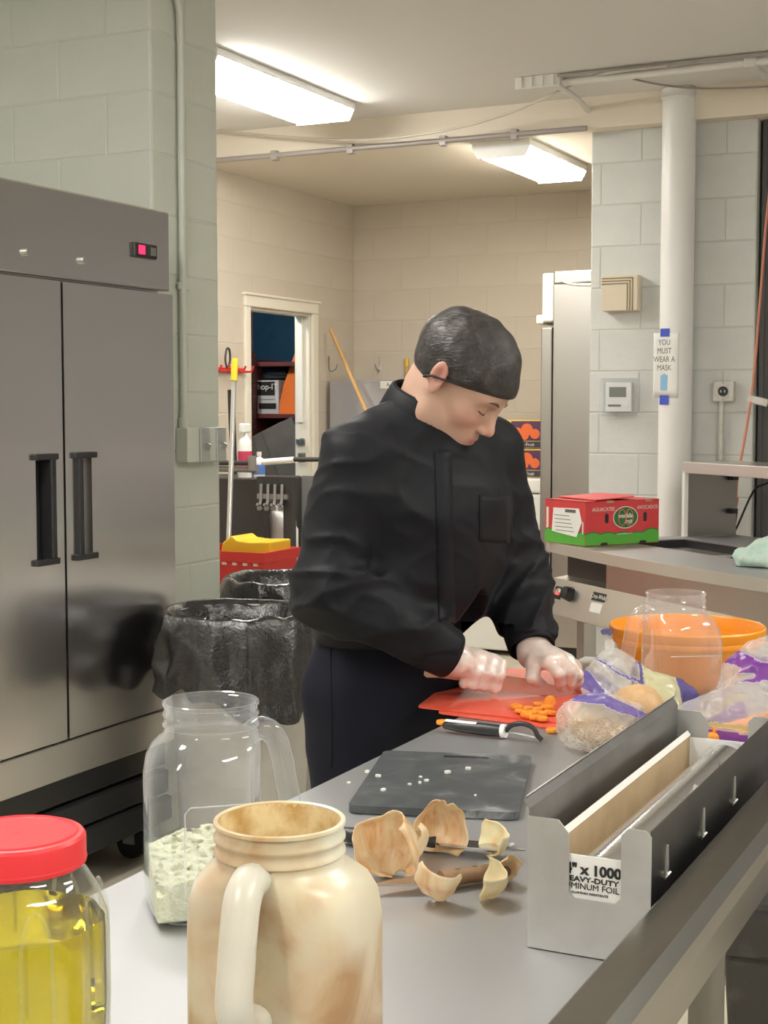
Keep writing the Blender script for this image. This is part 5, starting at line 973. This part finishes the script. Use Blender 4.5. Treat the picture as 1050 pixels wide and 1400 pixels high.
def head_f(p):
    q = (p-HC) @ RH/HS; s = q.copy(); s[:, 1] = np.abs(s[:, 1])
    d = ellip(q, (-.014, 0, .032), (.100, .077, .090)); d = smin(d, ellip(q, (.034, 0, .020), (.060, .062, .062)), .03)
    d = smin(d, ellip(q, (.030, 0, -.048), (.064, .057, .066)), .03)
    d = smin(d, rcone(s, (-.012, .052, -.040), (.005, .050, -.078), .016, .015), .025); d = smin(d, rcone(s, (.005, .050, -.078), (.068, .014, -.104), .015, .015), .03)
    d = smin(d, ellip(q, (.066, 0, -.104), (.020, .024, .016)), .022)
    d = smin(d, ellip(s, (.058, .040, -.030), (.024, .022, .022)), .025)
    d = smin(d, rcone(s, (.082, .010, .018), (.070, .046, .016), .012, .010), .018)
    d = smax(d, -ellip(s, (.098, .031, .000), (.016, .018, .010)), .014)
    d = smin(d, ellip(s, (.074, .031, -.003), (.0135, .0155, .0115)), .004)
    d = smin(d, ellip(q, (.078, 0, -.070), (.022, .032, .024)), .02)
    d = smin(d, rcone(q, (.090, 0, .006), (.108, 0, -.028), .0085, .0108), .014); d = smin(d, ellip(q, (.110, 0, -.034), (.0125, .0115, .0105)), .008); d = smin(d, ellip(s, (.103, .0115, -.039), (.011, .0075, .0075)), .006)
    d = smax(d, -ellip(s, (.108, .006, -.046), (.006, .0035, .003)), .003)
    d = smin(d, ellip(q, (.0965, 0, -.0635), (.0075, .020, .0050)), .006); d = smin(d, ellip(q, (.0945, 0, -.0735), (.008, .0175, .0058)), .006)
    d = smax(d, -ellip(q, (.104, 0, -.0685), (.009, .024, .0013)), .003)
    # ears
    e = (s-np.array([-.012, .078, -.006])); ca, sa = math.cos(.25), math.sin(.25); e = np.stack([e[:, 0]*ca+e[:, 2]*sa, e[:, 1]-.15*np.abs(e[:, 0]), -e[:, 0]*sa+e[:, 2]*ca], 1)
    ear = ellip(e, (0, .004, .004), (.017, .008, .029)); ear = smin(ear, ellip(e, (.003, .003, -.022), (.009, .006, .012)), .008); ear = smax(ear, -ellip(e, (.004, .013, .004), (.010, .008, .017)), .005)
    return smin(d, ear, .008)*HS
head_m = masked(head_f, HC-.15, HC+.15, .03)
def neck_f(p): return uni([rcone(p, Nb-zv*.06-bf*.02, skull, .062, .053), rcone(p, skull, HC+hF*.035-hU*.055, .048, .040)], .03)
legR, legL = Hp-bl*.092-zv*.05, Hp+bl*.092-zv*.05; knR, knL = np.array([*(legR+bf*.02)[:2], .50]), np.array([*(legL+bf*.03)[:2], .50]); anR, anL = np.array([*(legR-bf*.03-bl*.02)[:2], .09]), np.array([*(legL-bf*.02+bl*.02)[:2], .09])
belly = (Hp+Sc)/2+bf*.02; chest = Sc-zv*.13+bf*.0
def body_f(p):
    d = uni([econe(p, Hp, belly, .125, .130, 1.4), econe(p, belly, chest, .130, .150, 1.4), rcone(p, Rs, Nb-zv*.02, .05, .05), rcone(p, Ls, Nb-zv*.02, .05, .05), rcone(p, Rs, Re, .052, .042), rcone(p, Re, Rw, .042, .028), rcone(p, Ls, Le, .052, .042), rcone(p, Le, Lw, .042, .028),
             rcone(p, legR, knR, .075, .055), rcone(p, knR, anR, .05, .038), rcone(p, legL, knL, .075, .055), rcone(p, knL, anL, .05, .038)], .04)
    return smin(smin(d, neck_f(p), .05), head_m(p), .025)
def skincol(V):
    q = (V-HC) @ RH; c = np.tile(np.array([.50, .315, .235]), (len(V), 1)); s = np.abs(q[:, 1])
    def blend(w, col): nonlocal c; w = np.clip(w, 0, 1)[:, None]; c = c*(1-w)+np.array(col)*w
    g = lambda ctr, r: np.exp(-(((q-np.array(ctr))/np.array(r))**2).sum(1)); qs = q.copy(); qs[:, 1] = s; gs = lambda ctr, r: np.exp(-(((qs-np.array(ctr))/np.array(r))**2).sum(1))
    blend(.5*gs((.07, .042, -.035), (.03, .025, .025)), (.62, .26, .20)); blend(.55*g((.115, 0, -.035), (.02, .018, .016)), (.62, .27, .21)); blend(.85*gs((-.012, .082, 0), (.02, .016, .03)), (.50, .17, .15))
    blend(1.1*g((.102, 0, -.0685), (.012, .022, .011)), (.50, .17, .15)); blend(.45*gs((.08, .0, -.09), (.03, .05, .028)), (.46, .31, .25)); blend(.5*gs((.085, .031, .002), (.014, .018, .010)), (.46, .24, .18)); blend(.35*gs((.03, .05, -.075), (.04, .03, .03)), (.50, .31, .24)); return c
lo_ = np.minimum.reduce([Re, Le, Rw, anR, anL, HC])-.12; hi_ = np.maximum.reduce([Re, Le, Lw, anR, anL, HC])+np.array([.16, .16, .17])
lo_[2] = .04
net_obj('body', body_f, lo_, hi_, .0036, mat('skin', (.6, .36, .26), .45, sss=.12, vcol='col', bump=(300, .12, .0008)), person, col=skincol, relax=1)
# brows and lash lines
Mhair = mat('hair_dark', (.022, .018, .016), .45, var=(80, (.045, .038, .034), .4, .7)); Mlash = mat('lash', (.05, .03, .025), .7)
for s in (-1, 1):
    MB().tube([h2w(*p) for p in smooth_path([(.0975, s*.012, .0175), (.0955, s*.028, .0225), (.083, s*.047, .0175)], 4)], [.0012, .002, .0026, .0028, .0028, .0026, .0022, .0016, .001], 6).build('eyebrow', mat('brow', (.10, .06, .045), .7), person, world=True, smooth=179)
    MB().tube([h2w(*p) for p in smooth_path([(.0865, s*.018, -.0085), (.0895, s*.029, -.0105), (.0815, s*.045, -.007)], 4)], .0011, 6).build('lash_line', Mlash, person, world=True, smooth=179)
# hair under a dark net, with elastic edge
def hb(x): return -.014+np.where(x > -.02, .44, 1.0)*(x+.02)
hcn, hr_ = np.array([-.012, 0, .036]), np.array([.1115, .0865, .0975])
def hair_f(p):
    q = (p-HC) @ RH/HS; d = smin(ellip(q, hcn, hr_), ellip(q, (.036, 0, .022), (.0665, .069, .070)), .02); d = d+.0016*wob(q*np.array([1, 1, 1.]), 150, 31)+.0022*wob(q, 60, 33); return smax(d, (hb(q[:, 0])-q[:, 2])*.85, .010)*HS
mh = bpy.data.materials.new('hair_net'); mh.use_nodes = True; nt = mh.node_tree; b_ = nt.nodes['Principled BSDF']; b_.inputs['Roughness'].default_value = .42
co = mapping(nt, (1, 1, 1)); r1 = ramp(nt, noise(nt, co, 30, 5, .65, 1.5).outputs[0], [(.38, (.012, .010, .010)), (.58, (.034, .029, .027)), (.75, (.10, .088, .08))]); nt.links.new(r1.outputs[0], b_.inputs['Base Color'])
mp2 = nt.nodes.new('ShaderNodeMapping'); Q_ = Matrix(RH.T.tolist()).to_euler(); tc_ = nt.nodes.new('ShaderNodeTexCoord'); nt.links.new(tc_.outputs['Object'], mp2.inputs[0]); mp2.inputs['Rotation'].default_value = Q_; mp2.inputs['Scale'].default_value = (40, 240, 160)
bp = nt.nodes.new('ShaderNodeBump'); bp.inputs['Strength'].default_value = .7; bp.inputs['Distance'].default_value = .003; nt.links.new(noise(nt, mp2.outputs[0], 1, 3, .6, 1.0).outputs[0], bp.inputs['Height']); nt.links.new(bp.outputs[0], b_.inputs['Normal'])
net_obj('hair', hair_f, HC-.17, HC+.17, .003, mh, person, relax=1)
el = []
for s in (-1, 1):
    seg = []
    for x in np.linspace(-.055, .0985, 40):
        z = float(hb(x))+.005; k = 1-((x-hcn[0])/hr_[0])**2-((z-hcn[2])/hr_[2])**2; y = hr_[1]*math.sqrt(max(k, 0)); 
        if abs(x+.012) < .022: y = max(y, .0885)+.002
        seg.append((x, s*(y+.0006), z-.001))
    el.append(seg)
MB().tube([h2w(*p) for p in el[0]+el[1][::-1]], .0023, 8).build('net_elastic', mat('elastic_black', (.01, .01, .012), .6), person, world=True, smooth=179)
# shirt
def shirt_f(p):
    ha = uni([econe(p, Hp+zv*.06, belly+bf*.012, .166, .184, 1.36), econe(p, belly+bf*.012, chest, .190, .193, 1.36), econe(p, chest, Sc-zv*.03, .193, .150, 1.42)], .05)
    sh = uni([rcone(p, Rs, Nb-zv*.035-bf*.02, .066, .060), rcone(p, Ls, Nb-zv*.035-bf*.02, .066, .060), rcone(p, Nb-zv*.08-bf*.02, Nb-zv*.02-bf*.015, .080, .064)], .05)
    ar = smin(rcone(p, Rs, Re, .070, .064), rcone(p, Re, Rw-(Rw-Re)*.04, .066, .046), .03); al = smin(rcone(p, Ls, Le, .068, .060), rcone(p, Le, Lw-(Lw-Le)*.02, .062, .044), .03)
    d = smin(smin(ha, sh, .06), smin(ar, al, .01), .028)
    # folds: gathered round elbows and armpits, soft elsewhere
    we = np.exp(-((p-Re)**2).sum(1)/.020)+np.exp(-((p-Le)**2).sum(1)/.016)+.7*np.exp(-((p-Rw)**2).sum(1)/.012)+.6*np.exp(-((p-Lw)**2).sum(1)/.012)+.55*np.exp(-((p-Rs+zv*.06)**2).sum(1)/.02)
    fo = 1-np.abs(wob(p*np.array([1, 1, 1.25]), 24, 41)); fo2 = 1-np.abs(wob(p*np.array([.8, .8, 1.5]), 44, 47)); d = d-(.0055+.0125*np.minimum(we, 1.1))*(np.maximum(fo, 0)**2-.35)-(.0022+.007*np.minimum(we, 1))*(np.maximum(fo2, 0)**2-.35)
    for a, b, amp, sd, kk, mm in ((Rs, Re, .008, 81, 15, 1), (Re, Rw, .012, 82, 24, 1), (Ls, Le, .007, 83, 16, -1), (Le, Lw, .011, 84, 26, -1)):
        ab = b-a; L = np.linalg.norm(ab); ax = ab/L; rl = p-a; u = rl @ ax; e1 = np.cross(ax, zv+.01*CR); e1 = e1/np.linalg.norm(e1); e2 = np.cross(ax, e1); q_ = rl-u[:, None]*ax; th = np.arctan2(q_ @ e2, q_ @ e1); rr = np.sqrt((q_*q_).sum(1))
        m = (u > -.04) & (u < L+.03) & (rr < .12); ph = u*kk+mm*th+2.6*wob(p, 13, sd); fr_ = (1-np.abs(np.sin(ph)))**2
        env = np.exp(-((u-(L if a is Rs or a is Ls else 0))/.13)**2)*.9+.25; env = np.where(a is Re or a is Le, np.maximum(env, np.exp(-((u-L*.72)/.06)**2)), env); d = d-np.where(m, amp*env*fr_*np.clip((.12-rr)/.05, 0, 1)*(.5+.5*np.cos(th+sd)), 0)
    s_ = (p-Hp) @ bl; zz = p[:, 2]; d = d-.006*np.exp(-((zz-1.06)/.05)**2)
    hem = 1.012+.012*wob(p, 14, 51); low = hem-zz; core = smin(ar, al, .01)+.002
    d = np.where(core < .004, d, smax(d, low*.9, .012)); 
    # neck opening and cuffs
    d = smax(d, -(rcone(p, Nb-zv*.05+bf*.012, skull+(skull-Nb)*.6, .060, .078)), .008)
    for w, e in ((Rw, Re), (Lw, Le)):
        ax = (w-e)/np.linalg.norm(w-e); t = (p-w) @ ax; near = np.exp(-((p-w)**2).sum(1)/.012); d = np.where(((p-w)**2).sum(1) < .0225, smax(d, t+.016, .006), d)
    return d
slo = np.minimum.reduce([Re, Le, Rw, Rs, Hp])-.14; shi = np.maximum.reduce([Re, Le, Lw, Ls, Nb])+.14; slo[2] = .86
msh = bpy.data.materials.new('shirt_black'); msh.use_nodes = True; nt = msh.node_tree; b_ = nt.nodes['Principled BSDF']; b_.inputs['Base Color'].default_value = (.0062, .0071, .0105, 1); b_.inputs['Roughness'].default_value = .6; b_.inputs['Specular IOR Level'].default_value = .22; b_.inputs['Sheen Weight'].default_value = .03; b_.inputs['Sheen Roughness'].default_value = .35
bp = nt.nodes.new('ShaderNodeBump'); bp.inputs['Strength'].default_value = .35; bp.inputs['Distance'].default_value = .006; nt.links.new(noise(nt, mapping(nt, (1, 1, 1.6)), 9, 3, .5, .8).outputs[0], bp.inputs['Height']); nt.links.new(bp.outputs[0], b_.inputs['Normal'])
shirt = net_obj('shirt', shirt_f, slo, shi, .0045, msh, person, relax=1)
bpy.context.view_layer.update(); bvh = BVHTree.FromObject(shirt, bpy.context.evaluated_depsgraph_get()); so_ = np.array(person.location)
def onshirt(px, py, off=.0015):
    v = FW+CR*(px-525)/FPX-UP*(py-700)/FPX; h = bvh.ray_cast(Vector(CP-so_), Vector(v).normalized())
    if h[0] is None: return None
    return np.array(h[0])+np.array(h[1])*off+so_
def strip(name, pts, width, th, m):
    P = []
    for px, py in pts:
        a, b = onshirt(px-width/2, py), onshirt(px+width/2, py)
        if a is None or b is None: continue
        P.append([a, (a+b)/2+(-bf*-1)*0, b])
    return MB().grid([[tuple(q) for q in r] for r in P]).build(name, m, shirt, world=False, smooth=179, solid=th) if len(P) > 1 else None
def rel(o):
    if o: o.data.transform(Matrix.Translation(-Vector(so_)))
    return o
rel(strip('placket', [(606+(y-620)*.02, y) for y in range(618, 858, 8)], 22, .0022, msh))
pk_ = []
for j in range(9):
    pk_.append([onshirt(655+i*5.2, 676+j*8+i*.3, .0008) for i in range(9)])
if all(q is not None for r in pk_ for q in r): rel(MB().grid([[tuple(q) for q in r] for r in pk_]).build('pocket', msh, shirt, smooth=179, solid=.0014))
for w, e, n_ in ((Rw, Re, 'cuff'), (Lw, Le, 'cuff')):
    ax = (w-e)/np.linalg.norm(w-e); a = Vector(ax).orthogonal().normalized(); b = Vector(ax).cross(a); rows = []
    for t_, r in ((-.078, .049), (-.076, .0525), (-.045, .0505), (-.014, .0475), (-.011, .0455), (-.014, .043), (-.06, .043)): rows.append([tuple(Vector(w)+Vector(ax)*t_+(a*math.cos(k)+b*math.sin(k))*(r+.0016*math.sin(3*k))) for k in np.linspace(0, 2*math.pi, 40, endpoint=False)])
    rel(MB().loft(rows, False, False).build(n_, msh, shirt, smooth=60))
# collar: stand and folded leaf round the neck
ca_ = (skull-Nb); ca_ = ca_/np.linalg.norm(ca_); cf = bf-ca_*(bf @ ca_); cf = cf/np.linalg.norm(cf); cl_ = np.cross(ca_, cf)
cc = Nb+ca_*.016-cf*.006; rows = []
def cring(h, rx, ry, lift):
    out = []
    for th in np.linspace(.22, 2*math.pi-.22, 56):
        fr_ = (1+math.cos(th))/2; out.append(tuple(cc+cf*rx*math.cos(th)+cl_*ry*math.sin(th)+ca_*(h-lift*fr_)))
    return out
rel(MB().grid([cring(-.02, .074, .072, .03), cring(.030, .071, .068, .012), cring(.038, .072, .069, .012), cring(.034, .078, .075, .012), cring(.010, .084, .083, .022), cring(-.016, .091, .090, .046)]).build('collar', msh, shirt, smooth=179, solid=.002))
# trousers
def trouser_f(p):
    d = uni([econe(p, Hp+zv*.11, Hp-zv*.06, .150, .160, 1.3), rcone(p, legR+bf*-.01, knR, .098, .078), rcone(p, knR, anR-zv*.03, .078, .068), rcone(p, legL+bf*-.01, knL, .098, .078), rcone(p, knL, anL-zv*.03, .078, .068)], .045)
    d = d-.004*(1-np.abs(wob(p*np.array([1, 1, 1.4]), 17, 61)))-.0025*wob(p, 40, 63); return smax(smax(d, .05-p[:, 2], .006), p[:, 2]-(Hp[2]+.10), .01)
tlo = np.minimum(anR, anL)-.22; thi = np.maximum(anR, anL)+.24; tlo[2] = .02; thi[2] = 1.12
mtr = mat('trousers_navy', (.0065, .0078, .0155), .8, spec=.2, sheen=.03, bump=(400, .25, .0008)); tr_ = net_obj('trousers', trouser_f, tlo, thi, .008, mtr, person, relax=2)
bv2 = BVHTree.FromObject(tr_, bpy.context.evaluated_depsgraph_get())
def ontr(px, py):
    v = FW+CR*(px-525)/FPX-UP*(py-700)/FPX; h = bv2.ray_cast(Vector(CP-so_), Vector(v).normalized()); return None if h[0] is None else tuple(np.array(h[0])+np.array(h[1])*.0008)
sm = [ontr(452+(y-880)*.01, y) for y in range(880, 1060, 10)]; sm = [q for q in sm if q]
if len(sm) > 2: MB().tube(sm, .0018, 5).build('side_seam', mtr, tr_, smooth=179)
for an, s in ((anR, -1), (anL, 1)):
    def shoe(p, an=an, s=s):
        q = np.stack([(p-an) @ bf, (p-an) @ bl, p[:, 2]], 1); d = uni([ellip(q, (.02, 0, .045), (.10, .045, .05)), ellip(q, (.11, 0, .035), (.10, .05, .04)), ellip(q, (-.01, 0, .08), (.055, .045, .06))], .03); return smax(d, .002-p[:, 2], .006)
    net_obj('shoe', shoe, an-np.array([.3, .3, .1]), an+np.array([.3, .3, .12]), .008, mat('shoe_black', (.015, .015, .015), .4), person)
# ---- gloved hands and the knife
tipK = at(787, 946, z=MZ+.006); butK = at(581, 915, d=2.862); kv = tipK-butK; kL = float(np.linalg.norm(kv)); kx = kv/kL
ky_ = np.cross(zv, kx); ky_ /= np.linalg.norm(ky_); kz = np.cross(kx, ky_)          # ky: away from camera side
if ky_ @ f0 < 0: ky_ = -ky_
K = lambda a, y=0, z=0: butK+kx*a+ky_*y+kz*z
ax_ = kL*.40
Mglove = mat('clear_glove', (.74, .60, .55), .3, sss=.15, coat=.4, var=(30, (.80, .70, .66), .42, .62), bump=(55, .3, .004))
def glove_r(p):
    d = smin(rcone(p, Rw-(Rw-Re)*.12, Rw, .029, .0285), rcone(p, Rw, K(.098, .010, .026), .029, .026), .02)
    d = smin(d, rcone(p, K(.086, .006, .027), K(.132, .004, .029), .021, .022), .018)
    for i, a in enumerate((.146, .124, .103, .084)):
        r = (.0118, .0122, .0116, .0104)[i]; b = a-.004
        fg = uni([rcone(p, K(a, -.010, .034), K(b, -.027, .014), r*1.05, r), rcone(p, K(b, -.027, .014), K(b-.002, -.020, -.012), r, r*.92), rcone(p, K(b-.002, -.020, -.012), K(b, .004, -.017), r*.92, r*.8)], .005); d = smin(d, fg, .0065)
    d = smin(d, uni([rcone(p, K(.095, .020, .022), K(.128, .026, .008), .014, .0125), rcone(p, K(.128, .026, .008), K(.160, .016, .004), .0125, .0095)], .008), .01)
    return d+.0007*wob(p, 220, 71)
hrc = K(.11)
net_obj('glove', glove_r, np.minimum(hrc, Rw)-.1, np.maximum(hrc, Rw)+.1, .0024, Mglove, person, relax=1)
kn = [at(750, 905, d=2.872), at(764, 901, d=2.885), at(777, 904, d=2.905), at(786, 911, d=2.925)]
pp = [at(763, 920, d=2.852), at(780, 917, d=2.862), at(790, 922, d=2.885), at(795, 928, d=2.91)]
tt = [at(767, 943, z=MZ+.010), at(780, 942, z=MZ+.010), at(788, 940, z=MZ+.009), at(792, 937, z=MZ+.009)]
tb_, tj, tt_ = at(730, 905, d=2.90), at(728, 926, d=2.875), at(746, 941, z=MZ+.010)
def glove_l(p):
    d = rcone(p, Lw-(Lw-Le)*.12, Lw, .029, .0275); mid = (kn[1]+kn[2])/2
    d = smin(d, uni([rcone(p, Lw, kn[0], .026, .0165), rcone(p, Lw, kn[1], .024, .016), rcone(p, Lw, kn[3], .024, .0145), rcone(p, Lw, kn[2], .024, .0155)], .016), .02)
    for i in range(4):
        r = (.0112, .0114, .0108, .0095)[i]; m = pp[i]*.45+tt[i]*.55+(tt[i]-kn[i])*0+(-f0)*.002
        fg = uni([rcone(p, kn[i], pp[i], r*1.12, r), rcone(p, pp[i], m, r, r*.9), rcone(p, m, tt[i], r*.9, r*.78)], .005); d = smin(d, fg, .005)
    d = smin(d, uni([rcone(p, Lw+(tb_-Lw)*.5, tb_, .02, .0165), rcone(p, tb_, tj, .0165, .0125), rcone(p, tj, tt_, .0125, .0095)], .008), .01)
    return d+.0007*wob(p, 220, 73)
net_obj('glove', glove_l, Lw-.14, Lw+.16, .0024, Mglove, person, relax=1)
kf = thing('chef_knife', 'chef knife with pale handle held over the red mat', 'knife', tuple(butK)); MK = Matrix((kx, ky_, kz)).transposed()
def kp(p): v = MK @ Vector(p); return (v.x, v.y, v.z)
hm_ = MB().loft([[kp((x, .0085*w*math.cos(a), .0125*h*math.sin(a)+dz)) for a in np.linspace(0, 2*math.pi, 16, endpoint=False)] for x, w, h, dz in ((0, .7, .8, -.002), (.006, 1, 1.1, -.002), (.03, 1, 1, 0), (.08, 1, .95, 0), (ax_, .9, 1, 0))]); hm_.build('handle', mat('handle_pale', (.70, .46, .37), .4), kf, smooth=50)
bp_ = [(ax_-.004, .011), (kL-.10, .012), (kL-.03, .005), (kL, -.004), (kL-.02, -.010), (kL-.07, -.017), (ax_+.004, -.022), (ax_-.002, -.020)]
MB().prism(bp_, lambda a, b, c: kp((a, c, b)), -.0009, .0009).build('blade', mat('blade_mat_tint', (.66, .55, .50), .3, .9), kf)  # reflection of the red mat is tinted into the steel colour
